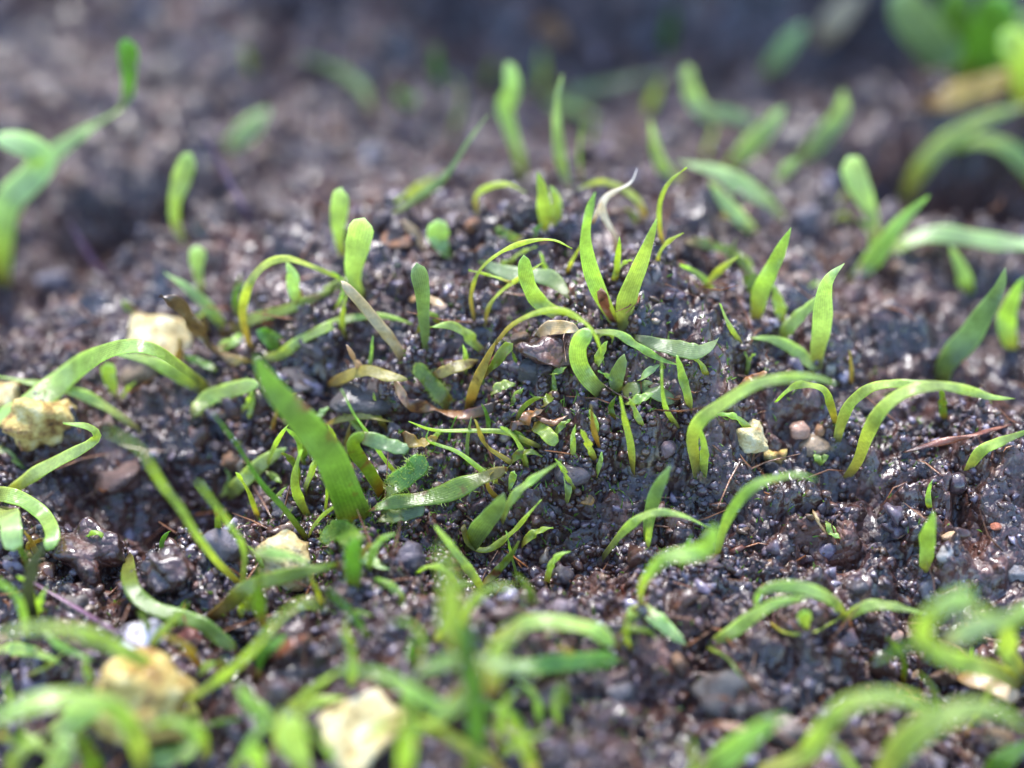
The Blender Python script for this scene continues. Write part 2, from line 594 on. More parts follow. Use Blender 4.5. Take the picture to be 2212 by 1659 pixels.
PEB_MESH = []
prng = np.random.default_rng(31)
for k in range(8):
    v, f = stone_shape(3, prng, 10, 0.3)
    v = v * (1 + 0.12 * vnoise(v[:, 0] * 3 + k, v[:, 1] * 3 + v[:, 2] * 2.6, 40))[:, None]
    PEB_MESH.append(mesh_np('pebble', v, f, [PEB]))
KINDS = [((0.055, 0.044, 0.046), 'dark grey'), ((0.16, 0.135, 0.135), 'light grey'), ((0.14, 0.075, 0.04), 'brown'), ((0.36, 0.23, 0.14), 'tan')]
KW = np.array([0.38, 0.26, 0.22, 0.14])
LANDMARKS = [(1330, 690, 'the two tall central leaves'), (1205, 713, 'the cream seed husk'), (970, 888, 'the rust dead leaf'), (700, 1000, 'the spotted leaf'),
             (887, 1218, 'the purple oval pebble'), (612, 1215, 'the pinkish cream stone'), (345, 735, 'the pale cream stone'), (95, 900, 'the ragged yellow stone'),
             (312, 1375, 'the angular white chip'), (322, 1510, 'the brown topped stone'), (775, 1600, 'the large cream stone'), (1640, 975, 'the white nugget'),
             (2000, 1210, 'the lone short leaf'), (1740, 1350, 'the eye shaped loop'), (1388, 1310, 'the three leaved seedling'), (1005, 1450, 'the blurred foreground plant'),
             (2060, 1426, 'the sprawling plant'), (1850, 1010, 'the arching blade pair'), (1500, 1020, 'the tall arching blade'), (1767, 785, 'the ribbed pale leaf'),
             (1366, 1020, 'the pale straight blade'), (1298, 846, 'the curled green leaf'), (920, 765, 'the upright grey blade'), (440, 850, 'the wide arching blade'),
             (520, 1265, 'the two thin blades in a V'), (255, 1035, 'the flat reddish stone'), (1560, 1490, 'the large flat grey stone'), (1742, 478, 'the violet oval stone'),
             (545, 765, 'the thin loop'), (1636, 690, 'the pale leaf pair'), (2038, 830, 'the large grey green leaf'), (808, 338, 'the bright white far pebble'),
             (780, 645, 'the pale broad leaf'), (396, 522, 'the slender leaf by the hollow'), (1835, 612, 'the long pointed leaf'), (1130, 470, 'the dark clod'),
             (1740, 1640, 'the wide bottom arch'), (70, 1355, 'the dark stalk'), (1270, 1080, 'the orange grain'), (2190, 1240, 'the pale edge pebble')]


def project(p):
    v = np.asarray(p) - CAM
    dz = v[1] * CP - v[2] * SP
    up = v[1] * SP + v[2] * CP
    return (v[0] / dz / (2 * TW) + 0.5) * FW, (0.5 - up / dz / (2 * TH)) * FH


used_labels = set()
px_, py_ = scatter(130, 3.2, 12.5, prng, 0.36)
for i in range(130):
    k = int(prng.choice(4, p=KW))
    r = prng.uniform(0.045, 0.085) * (1.0 if k < 3 else 0.85)
    loc = (px_[i], py_[i], float(terrain(px_[i], py_[i])) + r * 0.05)
    fx, fy = project(loc)
    if not (0 < fx < FW and 0 < fy < FH):
        continue
    lx, ly, what = min(LANDMARKS, key=lambda q: (q[0] - fx) ** 2 + 2.0 * (q[1] - fy) ** 2)
    dx, dy = fx - lx, (fy - ly) * 1.4
    side = ('right of ' if dx > 0 else 'left of ') if abs(dx) > abs(dy) else ('in front of ' if dy > 0 else 'behind ')
    size = 'tiny' if r < 0.062 else 'small'
    label = size + ' ' + KINDS[k][1] + ' wet pebble ' + side + what
    if label in used_labels:
        continue
    used_labels.add(label)
    o = link('pebble', PEB_MESH[i % 8])
    o.scale = r * prng.uniform(0.7, 1.25, 3)
    o.rotation_euler = tuple(prng.uniform(0, 6.28, 3))
    o.location = loc
    o.color = (*(np.array(KINDS[k][0]) * prng.uniform(0.75, 1.3)), 1)
    tag(o, label, 'pebble', 'small pebbles lying on the soil')

srng = np.random.default_rng(77)


def stone(name, label, x, y, rx, ry, mat=None, color=(0.1, 0.08, 0.08), cuts=6, rough=0.12, cat='stone', flat_=1.0, smooth=True, sub=3, lift=0.45):
    d, p = hit(x, y + 0.35 * ry)
    R = 1.12 * rx * d / FPX
    Rz = 1.12 * ry * d / FPX
    v, f = stone_shape(sub, srng, cuts, rough)
    th = srng.uniform(-0.5, 0.5)
    v = v * np.array([R, (R + Rz) / 2 * flat_, Rz])
    if rough > 0.15:                                      # lumpy: broken surface
        q = v / max(R, Rz)
        nn = vnoise(q[:, 0] * 3 + x, q[:, 1] * 3 + q[:, 2] * 3.7, 15) * 0.6 + vnoise(q[:, 0] * 7 + y, q[:, 2] * 7 + q[:, 1] * 5, 16) * 0.35
        nn = nn + 0.22 * vnoise(q[:, 0] * 15 + y, q[:, 2] * 15 + q[:, 1] * 11, 26) + 0.4 * np.abs(vnoise(q[:, 0] * 5 + 9, q[:, 2] * 5 + q[:, 1] * 4, 27))
        v = v * (1 + 0.6 * rough * nn)[:, None]
    c, s_ = math.cos(th), math.sin(th)
    v = v @ np.array([[c, s_, 0], [-s_, c, 0], [0, 0, 1]])
    o = link(name, mesh_np(name, v, f, [mat or PEB], smooth))
    o.location = (p[0], p[1], p[2] + Rz * lift)
    o.color = (*color, 1)
    return tag(o, label, cat)


PUR = (0.07, 0.056, 0.062)
stone('yellow_stone', 'large cream and ochre stone behind green blades at the bottom edge', 775, 1600, 105, 80, CREAM, rough=0.19, sub=4)
stone('yellow_stone', 'brown topped yellow stone in front of the crossing blades at lower left', 322, 1510, 100, 85, YEL, rough=0.2, sub=4, lift=0.7)
stone('cream_stone', 'pinkish cream stone behind a broad olive leaf, left of the purple oval pebble', 612, 1215, 62, 66, CREAM, rough=0.2, sub=4)
stone('cream_stone', 'pale cream stone behind the dark brown curled dead leaf', 345, 735, 66, 48, CREAM, rough=0.18, sub=4)
stone('brown_stone', 'rounded brown stone under the pale cream stone at left', 315, 802, 46, 34, None, (0.20, 0.13, 0.07), rough=0.2)
stone('yellow_stone', 'ragged dull yellow stone under the wide blade at the left edge', 95, 900, 72, 58, YEL, rough=0.2, sub=4)
stone('cream_stone', 'bright orange white stone cut off by the left edge', 12, 858, 48, 34, CREAM, rough=0.2)
stone('cream_stone', 'bright white and yellow nugget of fused grains right of centre', 1622, 965, 40, 38, CREAM, rough=0.19, sub=4, lift=0.9)
stone('yellow_stone', 'small orange yellow lump stuck beside the white nugget', 1668, 985, 24, 26, YEL, rough=0.19)
stone('white_chip', 'angular white stone chip with a yellow edge beside a purple thread', 312, 1375, 45, 32, None, (0.62, 0.58, 0.62), 9, 0.08, smooth=False, cat='stone chip')
stone('red_chip', 'small angular red brown chip beside the white chip', 408, 1382, 27, 24, None, (0.17, 0.035, 0.02), 9, 0.08, smooth=False, cat='stone chip')
stone('purple_pebble', 'smooth oval purple grey pebble below the wet green leaves', 887, 1218, 33, 46, None, (0.085, 0.068, 0.085), 3, 0.1, sub=4)
stone('grey_stone', 'pale violet grey stone behind two crossed thin blades', 475, 1175, 44, 36, None, (0.14, 0.115, 0.125), rough=0.25, lift=0.25)
stone('soil_clod', 'large dark brown clod between the dark curved leaf and thin blades', 365, 1232, 62, 40, SOIL, (0.07, 0.034, 0.022), rough=0.19, sub=4, cat='clod')
stone('soil_clod', 'glossy dark brown clod near the left edge below the bent blade', 190, 1190, 80, 60, SOIL, (0.035, 0.020, 0.018), rough=0.19, sub=4, cat='clod')
stone('orange_chip', 'small orange chip stuck on the glossy dark clod', 206, 1150, 12, 20, None, (0.30, 0.09, 0.03), 8, 0.08, cat='stone chip')
stone('grey_stone', 'dull grey brown stone left of the white chip', 160, 1320, 46, 32, None, (0.16, 0.13, 0.11), rough=0.22, lift=0.25)
stone('brown_pebble', 'reddish brown flat stone beneath the tip of the long thin blade', 255, 1035, 46, 26, None, (0.13, 0.07, 0.055), rough=0.2)
stone('orange_pebble', 'small glassy orange pebble near the wet grass blade', 505, 995, 24, 20, None, (0.30, 0.14, 0.06), rough=0.16)
stone('pink_pebble', 'pinkish pebble above the glassy orange pebble', 470, 968, 22, 15, None, (0.26, 0.17, 0.15), rough=0.16)
stone('orange_pebble', 'small rust coloured pebble under the lying stem left of the spotted leaf', 515, 888, 18, 20, None, (0.26, 0.10, 0.04), rough=0.16)
stone('grey_stone', 'light grey lump between the arching blade and the spotted leaf', 680, 745, 34, 22, None, (0.14, 0.11, 0.11), rough=0.22, lift=0.25)
stone('grey_stone', 'flat brownish grey stone right of the tip of the spotted leaf', 650, 818, 44, 22, None, (0.13, 0.10, 0.09), rough=0.2, lift=0.25)
stone('grey_stone', 'broad flat grey stone behind the pink withered leaf', 800, 850, 95, 34, None, (0.07, 0.056, 0.052), rough=0.2, sub=4, lift=0.25)
stone('pink_pebble', 'pale pink pebble behind the upright grey green blade left of centre', 945, 675, 24, 22, None, (0.42, 0.30, 0.24), rough=0.14)
stone('brown_pebble', 'round brown pebble left of the cream seed husk', 1124, 735, 21, 18, None, (0.15, 0.08, 0.035), 5, 0.14)
stone('grey_stone', 'dark grey oval stone inside the tall thin arch at the centre', 1154, 805, 30, 36, None, (0.055, 0.05, 0.05), 4, 0.14, lift=0.25)
stone('soil_clod', 'dark clod at the foot of the two upright leaves', 1180, 770, 60, 36, SOIL, (0.05, 0.045, 0.042), rough=0.19, cat='clod')
stone('pink_pebble', 'pinkish round pebble on the right flank of the mound', 1433, 968, 24, 22, None, (0.20, 0.13, 0.13), 6, 0.15)
stone('orange_grain', 'tiny orange grain below the lying olive leaf', 1266, 1080, 17, 12, None, (0.40, 0.20, 0.06), 2, 0.05, cat='grain')
stone('grey_pebble', 'brownish violet pebble just above the orange grain', 1240, 1022, 38, 24, None, (0.09, 0.065, 0.066), 4, 0.1)
stone('orange_pebble', 'pink orange pebble behind the white nugget', 1728, 928, 23, 16, None, (0.40, 0.22, 0.15), 6, 0.14)
stone('orange_pebble', 'small orange pebble touching the pink orange pebble', 1770, 930, 16, 15, None, (0.34, 0.17, 0.08), 6, 0.14)
stone('tan_stone', 'flat tan stone below the paired orange pebbles', 1755, 962, 34, 18, None, (0.26, 0.18, 0.11), 4, 0.12)
stone('violet_stone', 'large blurred violet grey oval stone behind the mound at right', 1742, 478, 29, 30, None, (0.13, 0.105, 0.115), 5, 0.14)
stone('brown_pebble', 'brown pebble in the dark soil right of the upright leaves', 1715, 600, 34, 16, None, (0.17, 0.10, 0.07), 4, 0.1)
stone('white_pebble', 'bright white pebble glinting far behind at upper left of centre', 808, 338, 26, 24, None, (0.34, 0.31, 0.32), 4, 0.1)
stone('pink_pebble', 'pinkish pebble next to the bright white far pebble', 860, 332, 17, 18, None, (0.38, 0.26, 0.22), 6, 0.15)
stone('orange_pebble', 'blurred orange pebble in the dark far soil at the top centre', 1195, 75, 36, 28, None, (0.42, 0.19, 0.06), 4, 0.1)
stone('pink_pebble', 'blurred pale pink stone on the far slope right of the orange one', 1292, 130, 24, 30, None, (0.28, 0.20, 0.22), 4, 0.1)
stone('orange_pebble', 'orange brown stone beside the small tan leaf scrap', 858, 522, 34, 17, None, (0.32, 0.12, 0.035), 4, 0.12)
stone('orange_pebble', 'small rust pebble behind the short thin arch', 1020, 487, 17, 17, None, (0.24, 0.09, 0.03), 4, 0.12)
stone('soil_clod', 'dark brown clod left of the narrow upright leaf behind the mound', 1128, 470, 34, 42, SOIL, (0.045, 0.022, 0.015), rough=0.19, cat='clod')
stone('violet_pebble', 'violet grey pebble left of the blurred yellow green stalk tip', 1214, 1243, 23, 22, None, PUR, 6, 0.15)
stone('brown_pebble', 'small brown pebble touching the tip of the short arching blade', 1140, 1263, 16, 15, None, (0.24, 0.14, 0.07), 6, 0.1)
stone('pink_pebble', 'pinkish grey pebble above the lying mossy leaf at lower centre', 1218, 1320, 29, 22, None, (0.19, 0.14, 0.15), 6, 0.15)
stone('white_pebble', 'pale lilac pebble left of the small curled blade', 832, 1386, 20, 18, None, (0.26, 0.23, 0.25), 4, 0.1)
stone('red_chip', 'tiny red grain left of the three leaved seedling', 1350, 1275, 9, 13, None, (0.40, 0.09, 0.03), 3, 0.06, cat='grain')
stone('grey_stone', 'blurred pale grey stone in the open soil at lower right of centre', 1334, 1488, 36, 26, None, (0.12, 0.10, 0.10), 5, 0.14, lift=0.25)
stone('grey_stone', 'wide blurred grey stone left of the pale grey one', 1194, 1498, 44, 32, None, (0.075, 0.06, 0.06), 5, 0.14, lift=0.25)
stone('grey_stone', 'large flat grey stone below the thin drooping root tip', 1560, 1490, 62, 46, None, (0.09, 0.078, 0.07), 4, 0.16, lift=0.25)
stone('tan_stone', 'tan mottled stone at the bottom behind the pointed blade', 1690, 1570, 46, 26, None, (0.26, 0.19, 0.15), 5, 0.16)
stone('orange_pebble', 'round pale orange pebble beside the lone short upright leaf', 2048, 1160, 15, 16, None, (0.55, 0.36, 0.20), 5, 0.14)
stone('white_pebble', 'white pebble below the round pale orange pebble', 2038, 1198, 18, 16, None, (0.42, 0.37, 0.33), 4, 0.1)
stone('red_chip', 'tiny red orange chip on the soil near the right edge', 2150, 1138, 12, 7, None, (0.42, 0.12, 0.05), 5, 0.08, cat='grain')
stone('violet_pebble', 'dark blue grey pebble above the loop of curved blades', 1853, 1268, 20, 17, None, (0.055, 0.046, 0.055), 6, 0.15)
stone('orange_pebble', 'salmon pebble below the right hand drooping blade of the loop', 1935, 1375, 17, 15, None, (0.42, 0.25, 0.18), 6, 0.15)
stone('white_pebble', 'pale pebble near the right edge below the arching blade pair', 2195, 1240, 26, 20, None, (0.26, 0.23, 0.22), 4, 0.12)
stone('orange_pebble', 'peach pebble near the right edge by the arching blade', 2085, 1043, 12, 14, None, (0.50, 0.32, 0.20), 6, 0.15)
stone('tan_stone', 'brown orange lump between the two wide bottom right blades', 2150, 1590, 34, 26, None, (0.32, 0.21, 0.10), 5, 0.14)
stone('white_pebble', 'whitish violet stone on the soil at far left', 120, 605, 34, 24, None, (0.20, 0.17, 0.18), 4, 0.14)
stone('white_pebble', 'small white grain at the root of the curved leaf at right', 1788, 795, 15, 13, None, (0.34, 0.31, 0.25), 6, 0.08)

# ------------------------------------------------------------------ seedlings
def catmull(P, n):
    P = np.asarray(P, float)
    if len(P) == 2:
        P = np.array([P[0], (P[0] + P[1]) / 2, P[1]])
    seg = np.linalg.norm(np.diff(P[:, :2], axis=0), axis=1)
    cum = np.concatenate([[0], np.cumsum(seg)])
    Q = np.vstack([2 * P[0] - P[1], P, 2 * P[-1] - P[-2]])
    out = []
    for s in np.linspace(0, cum[-1] * 0.99999, n):
        i = int(np.searchsorted(cum, s, side='right') - 1)
        u = (s - cum[i]) / max(seg[i], 1e-6)
        a, b, c, d = Q[i], Q[i + 1], Q[i + 2], Q[i + 3]
        out.append(0.5 * (2 * b + (c - a) * u + (2 * a - 5 * b + 4 * c - d) * u * u + (3 * b - a - 3 * c + d) * u ** 3))
    return np.array(out)


def smooth1(a, k=2):
    for _ in range(k):
        b = a.copy()
        b[1:-1] = (a[:-2] + 2 * a[1:-1] + a[2:]) / 4
        a = b
    return a


def profile(kind, t):
    tipr = np.sqrt(np.clip(1 - np.clip((t - 0.86) / 0.14, 0, 1) ** 2, 0.0, 1))
    if kind == 'blade':      # narrow foot, parallel sides, pointed tip
        w = (0.5 + 0.5 * np.clip(t / 0.3, 0, 1)) * (1 - 0.8 * np.clip((t - 0.35) / 0.65, 0, 1) ** 1.5)
    elif kind == 'lance':    # thin at both ends
        w = 0.22 + 0.78 * np.sin(np.pi * np.clip(t, 0, 1) ** 0.9) ** 0.8
    elif kind == 'spoon':    # widest near a round tip
        w = 0.34 + 0.66 * np.clip(t / 0.7, 0, 1) ** 1.3
    elif kind == 'wide':     # broad foot, long taper
        w = 1 - 0.72 * t ** 2.2
    elif kind == 'taper':
        w = 1.0 - 0.8 * t
    else:                    # strap
        w = 0.85 + 0.15 * np.sin(np.pi * t)
    return w * tipr


KTH = {'blade': 0.24, 'lance': 0.22, 'spoon': 0.22, 'taper': 0.35, 'wide': 0.16, 'strap': 0.24, 'thread': 0.75}
lrng = np.random.default_rng(123)
FUZZ = []
ROOTS = []


def leaf_mesh(spec, basedepth=None, baseplane=None):
    kind, wpx, mat, pts = spec[:4]
    opt = spec[4] if len(spec) > 4 else {}
    P2 = [tuple(float(c) for c in s.split(',')) for s in pts.split()]
    n = max(14, min(34, int(4 + 3.2 * len(P2) + 0.02 * sum(math.dist(P2[i], P2[i + 1]) for i in range(len(P2) - 1)))))
    C = catmull(P2, n)
    lean = math.radians(opt.get('lean', float(lrng.uniform(-14, 14))))
    yaw = math.radians(opt.get('yaw', float(lrng.uniform(-18, 18))))
    if opt.get('on') and baseplane is not None:           # grows out of its own plant, not out of the ground
        p0, nrm = baseplane
        r = ray(*C[0])
        d0 = (p0 - CAM) @ nrm / (r @ nrm)
        p0 = CAM + r * d0
    else:
        d0, p0 = hit(*C[0])
    # the blade stands in an upright plane through its foot, turned by yaw and leaning by lean
    nrm = np.array([math.sin(yaw) * math.cos(lean), -math.cos(yaw) * math.cos(lean), math.sin(lean)])
    D = np.zeros(n)
    DG = np.zeros(n)
    lift = opt.get('lift', 0.04)
    for i in range(n):
        r = ray(*C[i])
        DG[i] = hit(*C[i])[0]
        D[i] = (p0 - CAM) @ nrm / (r @ nrm)
        if D[i] < 3.2 or D[i] > 60:
            D[i] = d0
    t = np.linspace(0, 1, n)
    if opt.get('lie'):                                    # lies along the ground
        lift = 0.07 + 0.12 * wpx / 50.0
        G = smooth1(DG, 5)
        for _ in range(3):
            G = smooth1(np.minimum(G, DG), 2)
        D = G - lift
        lift = 0.02
    elif opt.get('down'):                                 # tip comes back to the ground
        D = d0 + (DG[-1] - d0) * t
    keep = (lift + 0.5 * wpx * d0 / FPX * 0.5) * np.minimum(1, t * 5)
    for _ in range(4):
        D = smooth1(np.minimum(D, DG - keep), 2)
    D = smooth1(np.minimum(D, DG - 0.6 * keep), 1)
    D[0] = d0
    R = np.array([ray(*c) for c in C])
    P = CAM[None] + R * D[:, None]
    if not opt.get('on') and not opt.get('lie'):           # root goes a little way into the soil
        k0 = P[0] - np.array([0, 0, 0.10]) - (P[1] - P[0]) * 0.3
        P = np.vstack([k0, P])
        D = np.concatenate([[D[0]], D])
        t = np.concatenate([[0], t])
        n += 1
    jit = min(0.014, 0.07 * wpx * d0 / FPX) * np.minimum(1, t * 4)
    for ax in range(3):
        P[:, ax] += jit * vnoise(t * 2.9 + 11.7 * ax + wpx, t * 0 + d0 * 3.1, 50 + ax)
    T = np.gradient(P, axis=0)
    T /= np.linalg.norm(T, axis=1)[:, None] + 1e-9
    V = CAM[None] - P
    V /= np.linalg.norm(V, axis=1)[:, None]
    Nv = V - (V * T).sum(1)[:, None] * T
    Nv /= np.linalg.norm(Nv, axis=1)[:, None] + 1e-9
    U = np.array([[0.0, 0.0, 1.0]]) - T[:, 2:3] * T
    a = opt.get('roll', float(lrng.uniform(0.25, 0.6)))
    N = Nv * (1 - a) + U * a
    N = np.array([smooth1(N[:, k], 4) for k in range(3)]).T
    N -= (N * T).sum(1)[:, None] * T
    N /= np.linalg.norm(N, axis=1)[:, None] + 1e-9
    tw = opt.get('twist', float(lrng.uniform(-0.35, 0.35))) * (t - 0.4)
    W = np.cross(T, N)
    N, W = N * np.cos(tw)[:, None] + W * np.sin(tw)[:, None], W * np.cos(tw)[:, None] - N * np.sin(tw)[:, None]
    cosv = np.clip((N * Nv).sum(1), 0.82, 1)
    half = {'thread': 0.29, 'blade': 0.37, 'spoon': 0.44, 'wide': 0.46}.get(kind, 0.41) * wpx * D / FPX * profile('strap' if kind == 'thread' else kind, t) / cosv
    if opt.get('lie'):
        half *= np.sqrt(np.clip(1 - np.clip((0.16 - t) / 0.16, 0, 1) ** 2, 0.02, 1))
    if kind == 'thread':
        half *= np.clip(1.12 - 0.75 * t ** 2, 0.2, 1)
    half = np.maximum(half, 0.0025)
    half *= 1 + 0.10 * vnoise(t * 5 + wpx * 1.3, t * 0 + d0 * 2.0, 55)
    if opt.get('ragged'):
        half *= 1 + opt['ragged'] * vnoise(t * 9 + wpx, t * 0 + d0, 17)
    thick = np.clip(half * KTH[kind], 0.006, 0.05)
    M = 12
    ang = np.linspace(0, 2 * math.pi, M, endpoint=False)
    ca, sa = np.cos(ang), np.sin(ang)
    cup = opt.get('cup', 0.18 if kind != 'thread' else 0.0)
    wob = opt.get('wave', 0.02) * vnoise(t * 7 + wpx * 0.37, t * 3 + d0, 18)
    ring = (P[:, None] + W[:, None] * (half[:, None] * ca[None])[..., None]
            + N[:, None] * (thick[:, None] * sa[None] + (cup * half)[:, None] * (ca[None] ** 2 - 0.4) + wob[:, None] * ca[None])[..., None])
    v = ring.reshape(-1, 3)
    ii = np.arange(n * M).reshape(n, M)
    nxt = np.roll(ii, -1, axis=1)
    q = np.stack([ii[:-1], nxt[:-1], nxt[1:], ii[1:]], -1).reshape(-1, 4)
    caps = []
    for row, flip in ((ii[0], True), (ii[-1], False)):
        for k in range(1, M // 2):                         # strip of quads closes each end
            c4 = [row[k - 1], row[k], row[-k - 1], row[-k]] if k > 1 else [row[0], row[1], row[-2], row[-1]]
            caps.append(c4[::-1] if flip else c4)
    f = np.vstack([q, np.array(caps)])
    along = np.repeat(t, M)
    across = np.tile(ca, n)
    if not opt.get('on') and not opt.get('lie'):
        ROOTS.append((p0[0], p0[1], wpx * d0 / FPX))
    if opt.get('fuzz'):
        FUZZ.append((v.copy(), np.repeat(P, M, axis=0), opt['fuzz']))
    return v, f, along, across, LM[mat], p0, nrm


def seedling(name, label, *leaves, cat='seedling', group=None, part='leaf'):
    first = None
    built = []
    for sp in leaves:
        r = leaf_mesh(sp, None, first)
        if first is None:
            first = (r[5], r[6])
        built.append(r)
    org = first[0]
    if len(built) == 1:
        v, f, al, ac, m, _, _ = built[0]
        o = link(name, mesh_np(name, v - org, f, [m], True, {'along': ('FLOAT', al), 'across': ('FLOAT', ac)}))
        o.location = org
        return tag(o, label, cat, group)
    root = link(name, None)
    root.empty_display_size = 0.1
    root.location = org
    tag(root, label, cat, group)
    for sp, (v, f, al, ac, m, _, _) in zip(leaves, built):
        pn = sp[4].get('part') if len(sp) > 4 else None
        pn = pn or ('shoot' if sp[0] == 'thread' and part == 'leaf' else part)
        link(pn, mesh_np(pn, v - org, f, [m], True, {'along': ('FLOAT', al), 'across': ('FLOAT', ac)}), root)
    return root


S = seedling
ON = {'on': 1}
LIE = {'lie': 1}
DN = {'down': 1}
# -- upper left, far and blurred
S('seedling', 'blurred tall green blade at upper left, bent in a pale knee',
  ('blade', 50, 'pale', '25,470 60,400 117,335 200,272 262,232', {'lean': 0, 'roll': .6}),
  ('spoon', 46, 'deep', '262,236 274,200 278,140 276,82', {'on': 1, 'lean': 0}))
S('seedling', 'blurred pale blade bent over at the left edge near the top',
  ('strap', 64, 'pale', '0,610 8,480 25,430 70,385 92,345 60,315 -10,296', {'lean': -5, 'roll': .5}))
S('seedling', 'short blurred bright leaf leaning right on the dark slope at upper left',
  ('lance', 52, 'pale', '484,325 515,300 548,268 578,236', {'roll': .5}))
S('seedling', 'slender upright leaf on the rim of the dark hollow at left',
  ('spoon', 46, 'fresh', '398,522 378,480 376,440 392,390 412,330'))
S('seedling', 'pale oval upright leaf, left one of two side by side, behind the thin loop',
  ('spoon', 46, 'pale', '741,556 733,515 731,470 738,408', {'roll': .5}))
S('seedling', 'pale broad upright leaf, right one of two side by side, behind the thin loop',
  ('spoon', 62, 'pale', '790,648 768,610 768,545 784,474', {'roll': .5}))
S('seedling', 'faint blurred arching blade far behind left of the top centre',
  ('blade', 32, 'grey', '802,242 784,190 726,148 648,122', DN))
S('seedling', 'tiny faint upright blade far behind at upper left', ('lance', 24, 'olive', '546,166 536,130 528,100'))
# -- far, centre
S('seedling', 'thin yellow green hooked blade far behind left of centre',
  ('blade', 22, 'olive', '968,320 984,262 996,215 992,182 972,158'))
S('seedling', 'forked lying stem with two narrow tips behind the mound, left of centre',
  ('thread', 24, 'grey', '838,468 905,424 964,378 1014,302 1056,246', {'lean': 25}),
  ('lance', 34, 'yellow', '964,378 924,402 853,432', {'down': 1}))
S('seedling', 'wavy pale upright blade with a widened twisted top far behind the centre',
  ('spoon', 44, 'pale', '1130,390 1121,333 1100,267 1091,232 1106,195 1094,136', {'twist': 1.2}))
S('seedling', 'short faint blade standing right of the wavy pale blade', ('blade', 30, 'fresh', '1163,215 1172,160 1172,108'))
S('seedling', 'straight tall pale thin blade far behind, right of the wavy one',
  ('blade', 30, 'pale', '1238,416 1218,367 1205,283 1203,217 1213,160', {'roll': .3}))
S('seedling', 'hair thin green blade right of the tall pale thin blade', ('thread', 12, 'fresh', '1257,398 1252,330 1257,262'))
S('seedling', 'faint grey green plant with two long lying leaves far behind the centre',
  ('blade', 32, 'grey', '1160,222 1240,205 1340,178 1446,156', {'lean': 30}),
  ('blade', 30, 'pale', '1160,222 1237,234 1312,264', {'down': 1}))
S('seedling', 'short yellow blade with an orange foot far behind, right of centre', ('blade', 28, 'yellow', '1396,256 1410,215 1434,160'))
S('seedling', 'curved pale blade at the back, under the short yellow blade', ('blade', 34, 'pale', '1478,392 1440,372 1418,328 1404,260'))
S('seedling', 'faint short blade at the back left of the wavy pale blade', ('lance', 26, 'olive', '1046,196 1056,160 1066,118'))
S('seedling', 'faint narrow blade at the back beside the hooked one', ('lance', 24, 'deep', '950,190 944,150 940,98'))
S('seedling', 'small blurred yellowish tuft at the back, left of the hooked blade',
  ('lance', 28, 'olive', '872,236 868,212 852,190'), ('lance', 26, 'grey', '880,240 892,216 905,206'))
S('seedling', 'tall faint dark green blade at the very back near the top', ('blade', 34, 'deep', '1440,120 1444,70 1450,14'))
S('seedling', 'short thin arch behind the narrow upright leaf',
  ('thread', 20, 'yellow', '1030,462 1028,424 1054,404 1097,397 1136,416', {'lean': 8}))
S('seedling', 'narrow upright bright leaf with a smaller leaf at its foot, behind the mound crest',
  ('lance', 36, 'fresh', '1176,514 1176,467 1171,417 1162,372'), ('lance', 26, 'fresh', '1196,500 1204,446 1188,402'))
S('seedling', 'thin pale arch just behind the bleached withered leaf',
  ('blade', 21, 'yellow', '1396,486 1382,440 1347,408 1297,393 1248,408', {'lean': 5}))
S('seedling', 'thin upright hook right of the two tall central leaves',
  ('thread', 17, 'yellow', '1432,530 1424,483 1427,433 1447,393 1484,362'))
S('withered_leaf', 'bleached white and orange withered leaf twisting up beside the tall central leaf',
  ('thread', 25, 'white', '1336,560 1330,515 1310,480 1299,447 1312,424 1340,408 1364,392 1375,364', {'roll': .2, 'ragged': .4}),
  ('thread', 14, 'white', '1280,482 1292,450 1304,424', ON), cat='withered leaf', part='strand')
S('seedling', 'pale blurred rounded leaf left of the small dark clod', ('spoon', 52, 'pale', '978,556 955,530 944,478', {'roll': .6}))
S('leaf_scrap', 'small narrow tan leaf scrap lying behind at left of centre', ('lance', 24, 'tan', '918,548 897,510 868,474', {'lean': 30}), cat='leaf scrap')
S('seedling', 'short flat yellowish leaf lying right behind the thin double arch', ('strap', 26, 'olive', '1132,520 1100,512 1070,495', {'lie': 1}))
# -- central group
S('seedling', 'thin bright blade arching to the right behind the centre, above the short upright leaf',
  ('thread', 15, 'yellow', '1026,696 1017,640 1034,585 1080,545 1140,522 1195,519 1236,538', {'lean': 10}))
S('seedling', 'thin straight slanting blade crossing under the right leaning arch behind the centre',
  ('thread', 15, 'yellow', '1046,710 1056,660 1086,625 1130,596 1172,568', {'lean': 6}),
  ('thread', 11, 'yellow', '1104,610 1060,595 1012,584', {'on': 1, 'lean': 6}))
S('seedling', 'two tall broad green leaves standing in a V at the centre with a brown stub',
  ('blade', 48, 'fresh', '1334,706 1300,642 1276,580 1264,520 1270,462 1283,416', {'lean': 0, 'roll': .15, 'yaw': 0}),
  ('blade', 56, 'fresh', '1342,722 1352,660 1376,592 1396,535 1417,472', {'lean': 2, 'roll': .15, 'yaw': 8}),
  ('spoon', 24, 'rust', '1330,706 1308,664 1298,624', {'lean': -4, 'roll': .2, 'part': 'dead_stub'}))
S('seedling', 'tiny thin yellow blade leaning on the left tall central leaf', ('thread', 13, 'yellow', '1222,592 1240,556 1258,520'))
S('seedling', 'tiny upright yellow green blade between the two tall central leaves', ('lance', 16, 'yellow', '1332,608 1334,562 1339,514'))
S('seedling', 'small hooked thin blade touching the right tall central leaf', ('thread', 15, 'yellow', '1418,580 1424,546 1444,522 1476,504'))
S('seedling', 'short plump bright upright leaf left of the two tall central leaves',
  ('strap', 40, 'fresh', '1222,684 1178,664 1148,630 1134,593 1132,552', {'lean': 0, 'roll': .15}))
